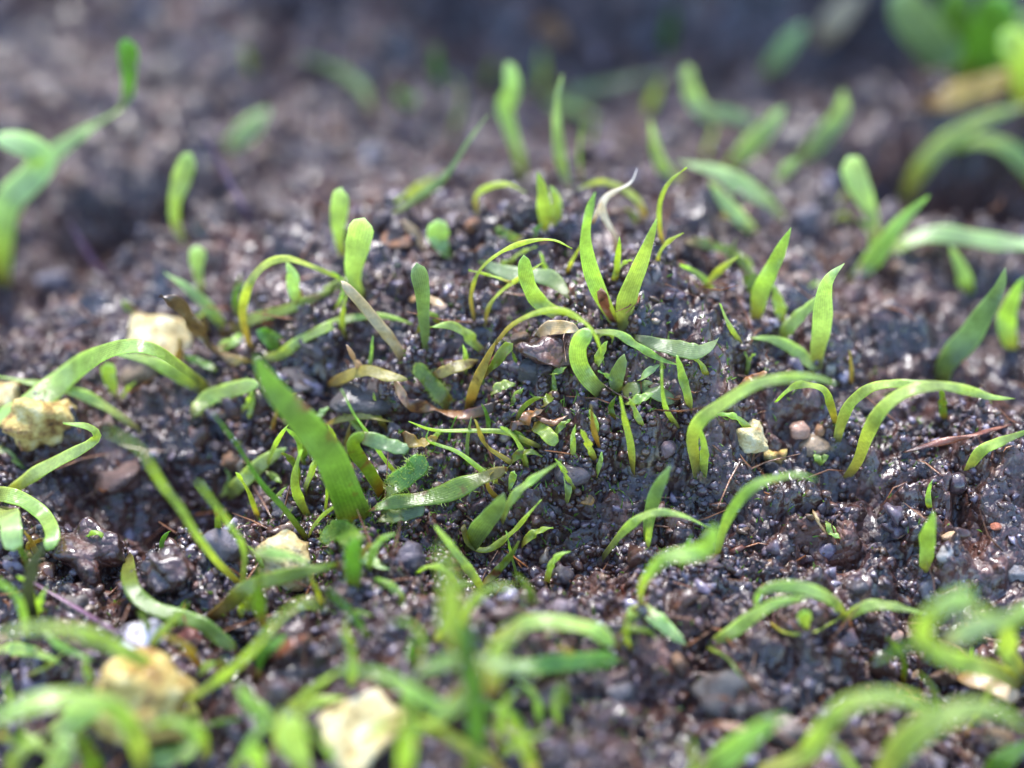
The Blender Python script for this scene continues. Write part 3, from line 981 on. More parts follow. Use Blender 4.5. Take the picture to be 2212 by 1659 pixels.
S('seedling', 'dull grey leaf lying behind the short plump upright leaf',
  ('lance', 46, 'grey', '1234,650 1188,600 1104,590 1036,566', {'lie': 1}))
S('seedling', 'small slanting blade crossed by a yellow one right of the tall central leaves',
  ('blade', 19, 'fresh', '1544,632 1508,592 1470,570'), ('lance', 18, 'yellow', '1516,626 1548,590 1594,554', {'lean': -10}))
S('seedling', 'tall thin yellow arch over the cream seed husk with a bent foot at the centre',
  ('blade', 34, 'ochre', '1008,890 1027,830 1050,775 1072,738', {'lean': -4, 'roll': .1}),
  ('thread', 22, 'yellow', '1072,740 1104,703 1154,676 1204,670 1247,686 1277,711 1294,746 1305,788', {'on': 1, 'lean': -2}),
  ('spoon', 30, 'olive', '1044,816 1080,770 1104,742', {'on': 1}),
  ('thread', 12, 'olive', '1126,808 1112,776 1102,750', {'lean': 0}))
S('seed_husk', 'cream half moon seed husk lying under the tall thin arch',
  ('lance', 40, 'tan', '1158,728 1182,712 1215,706 1252,714', {'lie': 1, 'cup': .5, 'roll': .2}), cat='seed husk')
S('seedling', 'curled green leaf with a long drooping blade to the right, right of centre',
  ('strap', 46, 'fresh', '1302,852 1270,813 1250,772 1254,738 1282,714', {'lean': -3, 'roll': .2}),
  ('blade', 26, 'fresh', '1280,716 1330,720 1380,750 1430,776 1470,788', {'on': 1, 'lean': -6}),
  ('lance', 24, 'fresh', '1284,798 1296,766 1312,738', {'lean': 0}))
S('seedling', 'forked grey green seedling, one rounded leaf drooping right',
  ('lance', 40, 'grey', '1336,856 1330,815 1349,766', {'roll': .2}),
  ('strap', 38, 'grey', '1340,846 1387,840 1424,850 1454,870', {'on': 1, 'lean': -10, 'roll': .6}),
  ('lance', 24, 'fresh', '1352,872 1380,862 1412,850', {'lie': 1}))
S('seedling', 'thin bright blade standing right of the forked grey green seedling',
  ('thread', 16, 'fresh', '1467,926 1440,886 1430,836 1430,776'))
S('seedling', 'short bright lance leaf right of the thin standing blade', ('lance', 24, 'fresh', '1492,886 1478,830 1463,768'))
S('seedling', 'fleshy grey green leaf lying flat on the soil behind the drooping blade',
  ('lance', 44, 'grey', '1366,726 1430,746 1490,760 1524,752 1554,730', {'lie': 1, 'roll': .5}))
S('seedling', 'pale straight thin blade standing on the mound below the forked seedling',
  ('blade', 22, 'yellow', '1368,1030 1360,955 1348,898 1339,858', {'lean': 0, 'roll': .2}))
S('seedling', 'narrow yellow green leaf hanging behind the arch foot, right of the upright grey blade',
  ('blade', 29, 'fresh', '1046,760 1024,743 1002,720 970,702 928,706', {'roll': .5}))
S('seedling', 'grey green upright blade with a narrow foot left of centre',
  ('spoon', 42, 'grey', '921,768 916,705 910,636 903,570', {'roll': .2, 'lean': 0}))
S('seedling', 'stubby olive leaf with a fuzzy foot above the rust dead leaf',
  ('strap', 42, 'olive', '974,880 940,840 914,810 898,786', {'fuzz': 380, 'roll': .3}))
S('seedling', 'brownish translucent leaf lying beside the stubby olive leaf', ('lance', 34, 'ochre', '935,812 984,794 1032,778', {'lie': 1}))
S('dead_leaf', 'flat dull tan leaf lying left of the stubby olive leaf', ('lance', 36, 'ochre', '704,832 787,802 837,812 880,820', {'lie': 1}), cat='dead leaf')
S('dead_leaf', 'small pink withered leaf sticking up above the rust dead leaf', ('thread', 22, 'tan', '796,816 768,784 760,765 752,746', {'ragged': .5, 'roll': .2}), cat='dead leaf')
S('dead_leaf', 'rust red dead leaf, bent at its pale left end, at the centre',
  ('strap', 22, 'rust', '1090,872 1037,890 990,897 937,884 884,874 866,850 850,828', {'lean': -12, 'ragged': .4, 'wave': .05, 'lift': .1}), cat='dead leaf')
S('seedling', 'thin bright blade bridging nearly level below the rust dead leaf',
  ('thread', 19, 'fresh', '1172,968 1137,953 1087,933 1020,930 937,930 882,911', {'lean': -4}))
S('seedling', 'thin bright blade with a kinked tip below the level one',
  ('thread', 19, 'fresh', '1084,1050 1037,1013 987,976 924,953 926,928', {'lean': -4}))
S('seedling', 'thin ochre blade curving down from the rust dead leaf',
  ('thread', 20, 'ochre', '1144,1022 1087,990 1047,960 1026,908', {'lean': -2}))
S('seedling', 'dull upright stalk under the rust dead leaf', ('thread', 15, 'grey', '1010,1020 1010,953 1018,902'))
S('rootlet', 'hair thin green rootlet hanging left of the dull stalk', ('thread', 8, 'deep', '968,966 972,935 986,900'), cat='rootlet')
S('seedling', 'long thin green blade slanting up left from the fuzzy leaf',
  ('thread', 15, 'fresh', '868,1038 827,986 794,936 764,893 738,842', {'lean': -6}))
S('seedling', 'dull yellow blade lying in a low arch right of the spotted leaf', ('blade', 20, 'ochre', '690,922 737,906 787,900 850,912', {'lie': 1}))
S('seedling', 'crooked olive stem with a round tipped grey flap, right of the spotted leaf',
  ('strap', 36, 'olive', '830,1072 800,1024 774,986 764,953 784,934', {'lean': -4, 'roll': .2}),
  ('strap', 38, 'grey', '784,946 812,952 842,962 880,972', {'on': 1, 'lean': -8, 'roll': .4}))
S('seedling', 'wet bright green fuzzy leaf lying right of the spotted leaf',
  ('strap', 54, 'deep', '832,1066 877,1030 918,984', {'lie': 1, 'fuzz': 700, 'roll': .5}))
S('seedling', 'long olive brown leaf lying slanted with a rounded pale flap at its left end',
  ('lance', 50, 'olive', '1100,1012 1020,1042 937,1072 837,1092 790,1106', {'lie': 1, 'fuzz': 240, 'roll': .45}),
  ('strap', 44, 'grey', '820,1118 860,1112 920,1098', {'lie': 1, 'roll': .4}))
S('seedling', 'mossy green leaf pair under the rounded pale flap',
  ('strap', 60, 'deep', '770,1180 740,1150 690,1150', {'lie': 1, 'fuzz': 500}),
  ('strap', 40, 'deep', '764,1270 762,1215 766,1160', {'lean': 0, 'fuzz': 200}),
  ('blade', 30, 'fresh', '735,1112 765,1098 800,1080', {'lie': 1, 'fuzz': 160}))
S('seedling', 'short pale bright leaf tip beside the purple oval pebble', ('lance', 30, 'pale', '758,1190 803,1213 840,1228', {'lean': -15}))
S('seedling', 'short bright leaf scrap on the mound left of the small dark stone', ('lance', 26, 'fresh', '1062,850 1084,834 1114,830', {'lie': 1}))
S('seedling', 'tiny bright blade right of the short bright leaf scrap', ('lance', 16, 'fresh', '1104,876 1114,856 1130,840'))
S('leaf_scrap', 'stubby yellow green leaf scrap on the mound right of the rust dead leaf', ('strap', 36, 'yellow', '1152,918 1175,934 1204,954', {'lie': 1}), cat='leaf scrap')
S('leaf_scrap', 'faint small green leaf scrap on the mound below the dark oval stone', ('lance', 22, 'olive', '1172,880 1184,862 1202,842', {'lie': 1}), cat='leaf scrap')
S('dead_leaf', 'brown crumpled leaf bits on the mound right of the rust dead leaf', ('strap', 30, 'rust', '1100,926 1135,905 1165,885', {'lie': 1, 'ragged': .6, 'wave': .06}), cat='dead leaf')
S('seedling', 'grey green narrow blade leaning right on the right flank of the mound', ('lance', 36, 'grey', '1396,1178 1405,1115 1420,1062 1446,1006', {'lean': 0}))
# -- left middle
S('seedling', 'large olive leaf with rust spots leaning left, left of centre',
  ('wide', 84, 'hero', '770,1128 738,1046 712,986 660,920 602,856 568,806 550,768', {'lean': -2, 'yaw': 0, 'roll': .12, 'twist': .1, 'cup': .12}))
S('seedling', 'thin loop arching over with a pale hanging leaf, behind the spotted leaf',
  ('blade', 26, 'yellow', '548,768 531,720 524,670 540,613 573,573 617,560 663,573 742,606', {'lean': 5, 'roll': .25}),
  ('lance', 34, 'pale', '641,656 632,605 620,566', {'on': 1, 'lean': 5}))
S('seedling', 'long low brownish green leaf lying toward a tan bent end, behind the spotted leaf',
  ('blade', 36, 'olive', '468,728 550,690 633,663 744,616', {'lean': 35}),
  ('strap', 30, 'tan', '872,774 837,726 787,662 735,608', {'lean': 0}))
S('seedling', 'thin blade dipping then rising to the right above the spotted leaf tip',
  ('blade', 28, 'fresh', '548,738 568,768 604,768 652,733 737,693 803,683 847,686 890,700', {'lean': -5, 'roll': .35}))
S('seedling', 'short green stem joining left of the dipping thin blade', ('strap', 26, 'fresh', '470,752 498,742 524,728', {'lie': 1}))
S('seedling', 'small folded dark green leaf inside the bend of the dipping blade', ('lance', 46, 'deep', '612,752 585,732 556,712', {'lean': 0}))
S('seedling', 'pale blade leaning left above the cream stone',
  ('blade', 32, 'pale', '488,716 450,663 402,617 356,588', {'lean': 0}))
S('seedling', 'short upright pale leaf behind the left leaning blade', ('spoon', 38, 'pale', '434,628 428,575 430,532'))
S('seedling', 'dull thin blade lying left of the cream stone top', ('lance', 22, 'olive', '322,694 290,672 262,648', {'lean': 20}))
S('dead_leaf', 'dark brown twisted dead leaf with an orange foot rising left above the cream stone',
  ('strap', 24, 'brown', '552,788 500,776 462,757 430,720 407,686 383,656 344,638', {'lean': -4, 'ragged': .4, 'wave': .06, 'twist': 1.0, 'roll': .2}), cat='dead leaf')
S('seedling', 'wide long blade arching to the left edge over the yellow stone',
  ('spoon', 62, 'fresh', '452,842 383,784 333,753 267,750 183,786 117,836 50,886 -20,908', {'lean': -34, 'roll': .45, 'twist': .3}),
  ('blade', 38, 'fresh', '444,850 383,810 317,780 248,764', {'lean': -8}))
S('seedling', 'lying green stem running right to the foot of the spotted leaf', ('strap', 40, 'fresh', '412,896 450,860 500,843 560,832', {'lie': 1, 'fuzz': 120}))
S('seedling', 'short upright leaf under the wide arching blade at left', ('spoon', 36, 'fresh', '250,862 236,820 230,784'), ('thread', 15, 'yellow', '262,868 272,846 292,824'))
S('seedling', 'thin straight blade leaning left beneath the wide arching blade',
  ('blade', 28, 'fresh', '294,924 217,873 160,846 90,832 -10,812', {'lean': -5}))
S('seedling', 'blade folded over at its top near the left edge, over dark soil',
  ('blade', 42, 'fresh', '12,1070 67,1030 133,993 187,963 208,940 188,920 136,914', {'lean': -8, 'roll': .4}))
S('seedling', 'short leaf tip slanting in from the left edge under the yellow stone', ('blade', 22, 'fresh', '-20,956 27,990 56,1014', {'down': 1}))
S('seedling', 'thin wet grass blade lying down right behind the lance leaf',
  ('thread', 20, 'deep', '664,1166 615,1100 567,1046 533,996 500,946 458,892', {'lean': 4, 'fuzz': 60}))
S('seedling', 'bright lance leaf pointing up right over the thin wet blade',
  ('lance', 42, 'fresh', '482,1082 520,1046 567,1003 619,970', {'lean': -10, 'roll': .3}))
S('seedling', 'narrow curved leaf standing at the foot of the spotted leaf',
  ('blade', 29, 'fresh', '668,1120 638,1058 641,1003 652,970', {'lean': -4}))
S('seedling', 'thread thin upright blade in front of the spotted leaf', ('thread', 11, 'fresh', '702,1112 706,1060 705,984', {'lean': -12}))
S('seedling', 'tiny green tip beside the bright lance leaf', ('lance', 17, 'fresh', '576,1018 590,1030 606,1042', {'lie': 1}))
S('seedling', 'tiny pale green tip right of the spotted leaf', ('lance', 15, 'pale', '676,910 690,896 710,880', {'lie': 1}))
# -- lower left
S('seedling', 'round curled leaf pair hanging at the left edge over dark soil',
  ('strap', 42, 'fresh', '-20,1068 20,1070 60,1085 98,1118 112,1155 102,1188', {'lean': -7, 'roll': .4, 'lift': .35}),
  ('strap', 56, 'pale', '14,1096 26,1140 30,1188', {'on': 1, 'lean': -7, 'roll': .2, 'lift': .35}))
S('seedling', 'dark stalk with a green curve at the left edge below the curled leaf pair',
  ('strap', 32, 'dark', '74,1356 60,1285 70,1225 90,1178', {'lean': -4, 'part': 'stem'}),
  ('blade', 26, 'fresh', '58,1380 50,1320 30,1282 -15,1250', {'lean': -8}))
S('seedling', 'short green leaf lying right from the dark stalk foot', ('blade', 26, 'deep', '88,1358 133,1396 204,1428', {'lie': 1}))
S('seedling', 'long green blade arching from the left edge down to the brown topped stone',
  ('blade', 42, 'fresh', '392,1500 333,1443 273,1410 207,1380 133,1359 60,1359 -30,1378', {'lean': -10, 'roll': .5}))
S('seedling', 'short leaf lying in from the left edge under the long arching blade', ('blade', 36, 'fresh', '-30,1402 50,1402 93,1416 137,1436', {'lean': -10, 'down': 1}))
S('seedling', 'dark green wet leaf curving along the soil above the red chip',
  ('strap', 42, 'deep', '278,1196 277,1240 293,1280 333,1313 383,1330 433,1346 473,1376 510,1402', {'lie': 1, 'roll': .35}))
S('seedling', 'two long thin blades in a V leaning left, left of the cream stone',
  ('thread', 23, 'fresh', '518,1262 467,1210 417,1143 393,1102 350,1046 320,996 293,963 228,928', {'lean': -8}),
  ('thread', 23, 'fresh', '522,1274 528,1190 500,1140 477,1106 428,1042', {'lean': -10}))
S('seedling', 'broad yellow green leaf with two side leaves, in front of the pinkish cream stone',
  ('blade', 50, 'olive', '455,1332 500,1300 540,1266 633,1240 745,1216', {'lean': -8, 'roll': .3}),
  ('blade', 36, 'olive', '570,1356 562,1306 563,1222', {'lean': -6}),
  ('blade', 30, 'fresh', '543,1193 617,1200 672,1218', {'on': 1, 'lean': -6}))
S('seedling', 'long thin straw yellow blade slanting up right across the brown topped stone',
  ('thread', 27, 'yellow', '318,1552 400,1513 483,1460 550,1400 600,1340 650,1303 706,1310', {'lean': 6}))
S('root_thread', 'long purple thread lying across the white chip at lower left',
  ('thread', 17, 'purple', '-10,1208 90,1268 183,1323 300,1396 380,1432 456,1470', {'lie': 1}), cat='root')
S('seedling', 'short green leaf tip at the end of the purple thread', ('lance', 24, 'fresh', '424,1458 440,1446 466,1430', {'lean': 0}))
S('seedling', 'short two toned leaf standing beside the brown stick', ('spoon', 28, 'deep', '556,1474 570,1413 616,1378', {'lean': -5}))
S('brown_stick', 'short brown stick lying right of the long straw yellow blade', ('strap', 24, 'rust', '588,1418 622,1396 660,1371', {'lie': 1, 'ragged': .3}), cat='stick')
S('seedling', 'wide blurred green blade arching from the left edge to the bottom edge',
  ('strap', 50, 'fresh', '312,1690 305,1640 283,1573 240,1530 167,1513 83,1520 -20,1560', {'lean': -6, 'roll': .45}))
S('seedling', 'blurred blade looping down under the brown topped stone',
  ('strap', 54, 'fresh', '398,1515 417,1573 400,1620 300,1648', {'lean': -8, 'roll': .5}))
S('seedling', 'pale blurred pointed leaf inside the wide arch at lower left', ('lance', 66, 'pale', '100,1590 167,1550 218,1526', {'lean': -7, 'roll': .4}))
S('seedling', 'blurred dull leaf low in the bottom left corner', ('blade', 46, 'olive', '-30,1582 60,1600 140,1648', {'lean': -6, 'down': 1}))
S('seedling', 'blurred pale rounded leaf at the bottom left edge', ('spoon', 56, 'pale', '90,1690 117,1655 150,1608', {'lean': -7}))
S('seedling', 'blurred green blade rising from the bottom edge inside the wide arch', ('blade', 56, 'olive', '215,1690 192,1630 160,1585', {'lean': -6}))
S('seedling', 'blurred green curve in the bottom left corner beside the pale rounded leaf', ('blade', 40, 'fresh', '20,1690 40,1630 90,1590', {'lean': -10}))
S('seedling', 'blurred grey green blade leaning left, left of the large cream stone',
  ('blade', 54, 'pale', '598,1585 583,1567 550,1530 510,1476', {'lean': -6, 'roll': .3}))
S('seedling', 'wide blurred blade standing in front of the large cream stone on its left',
  ('spoon', 72, 'pale', '668,1700 655,1655 633,1606 618,1545', {'lean': -7, 'roll': .3}),
  ('thread', 28, 'pale', '500,1665 550,1590 590,1560', {'lean': -6}))
S('seedling', 'pair of blurred thin blades reaching right over the large cream stone',
  ('thread', 27, 'fresh', '612,1540 667,1493 742,1444', {'lean': -6}), ('blade', 34, 'yellow', '628,1548 683,1516 745,1508', {'lean': -7}))
S('seedling', 'thin dark green blade lying level right of the brown topped stone', ('thread', 20, 'deep', '420,1572 465,1562 514,1550', {'lie': 1}))
S('seedling', 'small blurred green tip at the bottom edge left of the wide standing blade', ('spoon', 38, 'fresh', '574,1700 560,1655 545,1612', {'lean': -10}))
# -- lower centre
S('seedling', 'tall blurred yellow green plant in the near foreground with many spreading leaves',
  ('strap', 48, 'deep', '1012,1700 1028,1620 1030,1560 1020,1480 1005,1420 998,1340', {'lean': 14, 'roll': .2, 'part': 'stem'}),
  ('blade', 70, 'yellow', '1004,1426 980,1350 975,1270 950,1180', {'on': 1, 'lean': 14, 'roll': .2}),
  ('blade', 34, 'pale', '1020,1426 1104,1440 1162,1462', {'on': 1, 'lean': 14}),
  ('blade', 34, 'fresh', '1010,1426 954,1433 898,1462', {'on': 1, 'lean': 14}),
  ('blade', 34, 'fresh', '1022,1480 954,1528 887,1490 820,1456 732,1447', {'on': 1, 'lean': 14}),
  ('blade', 40, 'fresh', '1028,1490 960,1548 890,1585', {'on': 1, 'lean': 14}),
  ('blade', 34, 'yellow', '1030,1470 1080,1400 1140,1352', {'on': 1, 'lean': 14}),
  ('strap', 42, 'yellow', '1060,1500 1075,1430 1060,1390', {'on': 1, 'lean': 14}))
S('seedling', 'low mossy leaf reaching right from the blurred foreground plant',
  ('strap', 38, 'fresh', '1060,1392 1137,1348 1220,1346 1287,1363 1326,1396', {'lean': -6, 'roll': .6}))
S('seedling', 'dull mossy leaf lying on the soil right of the blurred foreground plant',
  ('strap', 46, 'deep', '1090,1442 1204,1434 1340,1424', {'lie': 1, 'fuzz': 300}))
S('seedling', 'blurred blade drooping to the bottom edge right of the foreground plant', ('blade', 36, 'yellow', '1160,1700 1137,1625 1104,1573 1085,1530', {'lean': -8}))
S('seedling', 'blurred straw coloured blade slanting to the bottom edge at centre', ('blade', 34, 'yellow', '1110,1680 1037,1632 970,1590 900,1550', {'lean': -12}))
S('seedling', 'blurred wide blade standing in front of the large cream stone on its right',
  ('blade', 56, 'fresh', '872,1700 876,1640 882,1570 890,1500', {'lean': -12, 'roll': .2}), ('blade', 30, 'fresh', '870,1560 820,1572 766,1610', {'on': 1, 'lean': -22}))
S('seedling', 'grey green leaf and curved blade above the blurred foreground plant',
  ('lance', 54, 'grey', '1010,1192 1040,1140 1066,1100 1090,1066', {'lean': -6, 'roll': .15}),
  ('thread', 24, 'fresh', '1000,1138 1014,1176 1055,1188 1105,1150 1140,1110 1168,1080', {'on': 1, 'lean': -8}),
  ('blade', 26, 'fresh', '1084,1128 1100,1086 1137,1046 1210,994', {'on': 1, 'lean': 4}),
  ('thread', 11, 'fresh', '1120,1256 1106,1205 1094,1150', {'lean': 0}))
S('seedling', 'slender pale blade slanting behind the foreground plant top',
  ('blade', 28, 'pale', '1048,1282 1020,1240 990,1200 964,1166 942,1136', {'lean': -10}))
S('seedling', 'short blade arching right from behind the foreground plant, touching a brown pebble',
  ('blade', 26, 'fresh', '1000,1366 1010,1319 1037,1286 1070,1269 1124,1267', {'lean': -8}))
S('seedling', 'small curled blade left of the blurred foreground plant',
  ('thread', 20, 'fresh', '895,1446 915,1402 907,1366 880,1343 838,1344', {'lean': -6}), ('lance', 24, 'deep', '888,1440 890,1405 894,1370', {'lean': 0}))
S('seedling', 'tiny curved yellow tip left of the pale lilac pebble', ('thread', 13, 'yellow', '768,1394 753,1373 747,1336'))
S('seedling', 'grey thin hooked shoot in the soil right of the short arching blade', ('thread', 12, 'grey', '1064,1362 1100,1340 1130,1312 1136,1282', {'lean': -4}))
# -- right middle
S('seedling', 'pale leaf pair with narrow feet on the slope right of the tall central leaves',
  ('blade', 54, 'fresh', '1632,690 1646,632 1680,560 1708,494', {'lean': 0, 'roll': .3}),
  ('blade', 44, 'olive', '1652,660 1622,606 1590,548', {'lean': 8}),
  ('lance', 28, 'fresh', '1694,702 1682,660 1670,616', {'lean': 0}))
S('seedling', 'broad pale ribbed leaf folded at the top with a second leaf behind, right of centre',
  ('blade', 58, 'pale', '1766,790 1768,735 1776,670 1792,604 1824,568', {'lean': -4, 'roll': .25}),
  ('blade', 42, 'pale', '1684,732 1724,686 1772,640', {'lean': 0}))
S('seedling', 'long pointed pale leaf rising right above the ribbed leaf',
  ('blade', 52, 'fresh', '1832,614 1878,572 1926,504 1962,462 2008,422', {'lean': 4, 'roll': .3}))
S('seedling', 'short thin green blade above the curved leaf at right', ('thread', 16, 'fresh', '1600,740 1572,697 1556,656'))
S('seedling', 'curved leaf bending left with a thick midsection at right', ('blade', 36, 'fresh', '1774,812 1742,776 1702,746 1662,731 1620,730', {'lean': -8, 'roll': .4}))
S('seedling', 'tall arching blade with a doubled foot left of the white nugget',
  ('blade', 42, 'fresh', '1508,1036 1499,985 1496,945 1513,910 1558,876 1625,833 1692,816 1758,813 1806,828', {'lean': -8, 'roll': .35, 'yaw': -10}),
  ('blade', 26, 'fresh', '1520,1030 1522,975 1515,925', {'lean': -8}))
S('seedling', 'thin yellow arch under the tall arching blade', ('blade', 22, 'yellow', '1808,922 1794,880 1776,842 1730,832 1700,846 1674,870', {'lean': -6}))
S('seedling', 'pair of long blades arching right together at the right, the longer reaching furthest',
  ('blade', 36, 'fresh', '1806,968 1815,920 1842,870 1892,836 1952,826 2000,824', {'lean': -4, 'roll': .4}),
  ('blade', 42, 'fresh', '1826,1036 1852,996 1875,936 1908,883 1958,846 2025,833 2092,843 2142,856 2190,860', {'lean': -10, 'roll': .4, 'yaw': 10}),
  ('blade', 24, 'olive', '2040,910 2036,876 2032,840', {'lean': 0}))
S('seedling', 'large blurred grey green leaf standing at the right edge',
  ('blade', 70, 'grey', '2034,834 2042,786 2092,730 2128,670 2158,620 2172,578', {'lean': 6, 'roll': .2}))
S('seedling', 'blurred green leaf behind the large grey green one at the right edge', ('blade', 56, 'fresh', '2186,760 2176,690 2210,600', {'lean': 0}))
S('seedling', 'long blurred blade lying level at the right edge with a drooping leaf',
  ('strap', 40, 'pale', '1900,556 1975,516 2040,506 2140,522 2235,530', {'lean': 8, 'roll': .6}),
  ('blade', 40, 'pale', '2096,640 2080,590 2050,530', {'lean': 0}))
S('seedling', 'small bright blade arching in at the right edge below the long arching pair', ('blade', 34, 'fresh', '2088,1020 2115,976 2158,953 2230,930', {'lean': -4}))
S('seedling', 'curved blade bending right above the folded loop on the mound flank',
  ('blade', 30, 'fresh', '1548,1202 1564,1140 1598,1080 1635,1046 1682,1030 1728,1023 1766,1035', {'lean': -6, 'roll': .4}))
S('moss_sprig', 'tiny bright moss sprig on the soil above the tall arching blade', ('thread', 14, 'fresh', '1612,812 1616,785 1608,756'), ('thread', 10, 'fresh', '1614,790 1622,772 1630,764', ON), cat='moss', part='frond')
S('moss_sprig', 'tiny green moss tuft right of the white nugget', ('lance', 18, 'fresh', '1768,1004 1766,988 1756,976'), ('lance', 16, 'fresh', '1772,1004 1780,990 1790,984', ON), cat='moss', part='frond')
S('dead_leaf', 'brown folded leaf scrap beneath the tall arching blade', ('strap', 26, 'rust', '1596,840 1624,822 1658,804', {'lie': 1, 'ragged': .4}), cat='dead leaf')
# -- upper right, far and blurred
S('seedling', 'blurred pale slender leaf far behind at upper right', ('lance', 46, 'pale', '1650,164 1690,112 1742,52', {'lean': 0}))
S('dead_leaf', 'blurred tan orange leaf at the top edge right of centre', ('lance', 72, 'tan', '1770,100 1808,45 1862,-16', {'lean': 0}), cat='dead leaf')
S('seedling', 'blurred mass of broad green leaves filling the top right corner',
  ('strap', 100, 'grey', '2130,190 2060,140 1990,70 1925,-5', {'lean': -12, 'roll': .4}),
  ('strap', 110, 'deep', '2090,180 2130,90 2170,-10', {'lean': -10}),
  ('strap', 100, 'pale', '2160,190 2190,120 2260,40', {'lean': -10}),
  ('strap', 90, 'deep', '2060,150 2050,70 2080,-20', {'lean': -5}),
  ('strap', 80, 'fresh', '2220,230 2215,140 2160,70', {'lean': -12}))
S('dead_leaf', 'blurred yellow leaf lying under the green mass at upper right', ('lance', 66, 'ochre', '1990,226 2050,212 2140,180 2230,146', {'lean': 22, 'roll': .5}), cat='dead leaf')
S('seedling', 'thick blurred blade arching to the right edge at upper right', ('blade', 50, 'fresh', '1952,452 1974,390 2030,320 2110,265 2240,222', {'lean': 0, 'roll': .4}))
S('seedling', 'thick blurred blade arching left from the right edge under the other arch', ('blade', 50, 'fresh', '2250,420 2195,334 2125,306 2052,326', {'lean': -5, 'roll': .4}))
S('seedling', 'pale blurred oval leaf leaning left behind the long pointed leaf', ('spoon', 54, 'pale', '1896,526 1882,460 1852,395 1834,340', {'lean': 4}))
S('seedling', 'pale blurred leaf leaning right behind the lying crossed leaves', ('lance', 52, 'pale', '1566,372 1608,327 1655,283 1700,230', {'lean': 4}))
S('seedling', 'blurred pale shoot with two tips behind, right of the right leaning pale leaf',
  ('lance', 44, 'pale', '1720,352 1775,300 1815,245 1820,190', {'lean': 2}), ('lance', 30, 'fresh', '1672,398 1694,372 1724,344', {'lean': 0}))
S('seedling', 'crossed pair of long pale leaves lying behind the tall central leaves on their right',
  ('blade', 56, 'pale', '1692,474 1625,417 1560,375 1462,346', {'lean': 10, 'roll': .6}),
  ('blade', 46, 'pale', '1632,504 1575,447 1530,392', {'lean': 8, 'roll': .5}),
  ('lance', 28, 'yellow', '1556,468 1590,462 1622,480', {'lie': 1}))
S('seedling', 'blurred pale sprout with a level leaf far behind, right of the short yellow blade',
  ('thread', 20, 'yellow', '1522,346 1532,310 1546,270', {'lean': 0}),
  ('strap', 42, 'pale', '1546,262 1512,235 1496,205 1480,140', {'on': 1, 'lean': 0}),
  ('strap', 38, 'grey', '1520,244 1570,250 1622,262', {'on': 1, 'lean': 0}))
S('seedling', 'yellowish wavy leaf edge lying just right of the small hooked thin blade', ('strap', 26, 'olive', '1480,520 1530,528 1590,552 1625,580', {'lie': 1}))
# -- lower right
S('seedling', 'three leaved seedling with a folded loop, lower right of centre',
  ('spoon', 40, 'fresh', '1384,1312 1387,1266 1407,1233 1440,1204 1490,1196 1530,1182 1545,1136', {'lean': -12, 'roll': .25}),
  ('blade', 46, 'pale', '1386,1306 1428,1344 1480,1392', {'on': 1, 'lean': -10, 'roll': .4}),
  ('thread', 13, 'olive', '1332,1404 1358,1360 1384,1312', {'lean': -5}),
  ('lance', 30, 'fresh', '1384,1310 1366,1322 1356,1332', {'on': 1, 'lean': -12}))
S('seedling', 'thin blade arching into the folded loop at the mound foot',
  ('blade', 26, 'fresh', '1300,1206 1350,1145 1405,1110 1470,1112 1526,1136', {'lean': -6, 'roll': .35}),
  ('lance', 17, 'fresh', '1398,1186 1402,1150 1406,1112', {'lean': -4}))
S('seedling', 'seedling with blades forming an eye shaped loop round a small bud, lower right',
  ('blade', 40, 'fresh', '1520,1400 1575,1369 1625,1333 1675,1303 1746,1292', {'lean': -8, 'roll': .35}),
  ('blade', 38, 'fresh', '1828,1346 1800,1300 1742,1270 1675,1266 1640,1285 1630,1326', {'lean': -6, 'roll': .35}),
  ('blade', 32, 'fresh', '1816,1344 1858,1313 1908,1306 1990,1324', {'lean': -6, 'roll': .4}),
  ('thread', 11, 'yellow', '1652,1334 1695,1366 1755,1366 1814,1336', {'lean': -6}),
  ('spoon', 32, 'yellow', '1744,1366 1740,1348 1734,1320', {'lean': -4, 'part': 'bud'}),
  ('thread', 13, 'deep', '1525,1398 1575,1426 1620,1492', {'lie': 1}))
S('seedling', 'sprawling plant with a thick curved stem at the right edge, lower right',
  ('strap', 50, 'fresh', '2214,1480 2142,1446 2058,1426 2008,1399 1994,1366 2008,1333 2042,1306 2104,1278', {'lean': -10, 'roll': .35, 'part': 'stem'}),
  ('blade', 52, 'pale', '2036,1390 2108,1359 2175,1333 2206,1312', {'on': 1, 'lean': -6, 'roll': .4}),
  ('blade', 30, 'fresh', '2030,1318 2092,1309 2172,1340', {'on': 1, 'lean': -8}),
  ('blade', 28, 'deep', '1990,1384 1942,1403 1888,1431', {'on': 1, 'lean': -8}))
S('seedling', 'bright curved blade cut by the right edge beside the sprawling plant', ('strap', 44, 'fresh', '2210,1462 2176,1406 2172,1366 2192,1333 2235,1308', {'lean': -12}))
S('dead_leaf', 'tan leaf band lying under the sprawling plant at lower right', ('strap', 44, 'tan', '2070,1456 2142,1482 2200,1512', {'lie': 1}), cat='dead leaf')
S('seedling', 'large blade in a wide arch rising from the bottom edge, lower right',
  ('blade', 62, 'fresh', '1620,1668 1708,1648 1748,1622 1782,1573 1815,1533 1868,1509 1942,1509 1992,1526 2032,1546', {'lean': -6, 'roll': .4}),
  ('blade', 28, 'fresh', '1790,1598 1820,1632 1862,1690', {'on': 1, 'lean': -7}))
S('seedling', 'widest blade arching from the bottom edge in the bottom right corner',
  ('blade', 76, 'fresh', '1890,1720 1912,1665 1948,1613 1995,1573 2058,1543 2125,1536 2175,1549 2225,1578', {'lean': -6, 'roll': .4}))
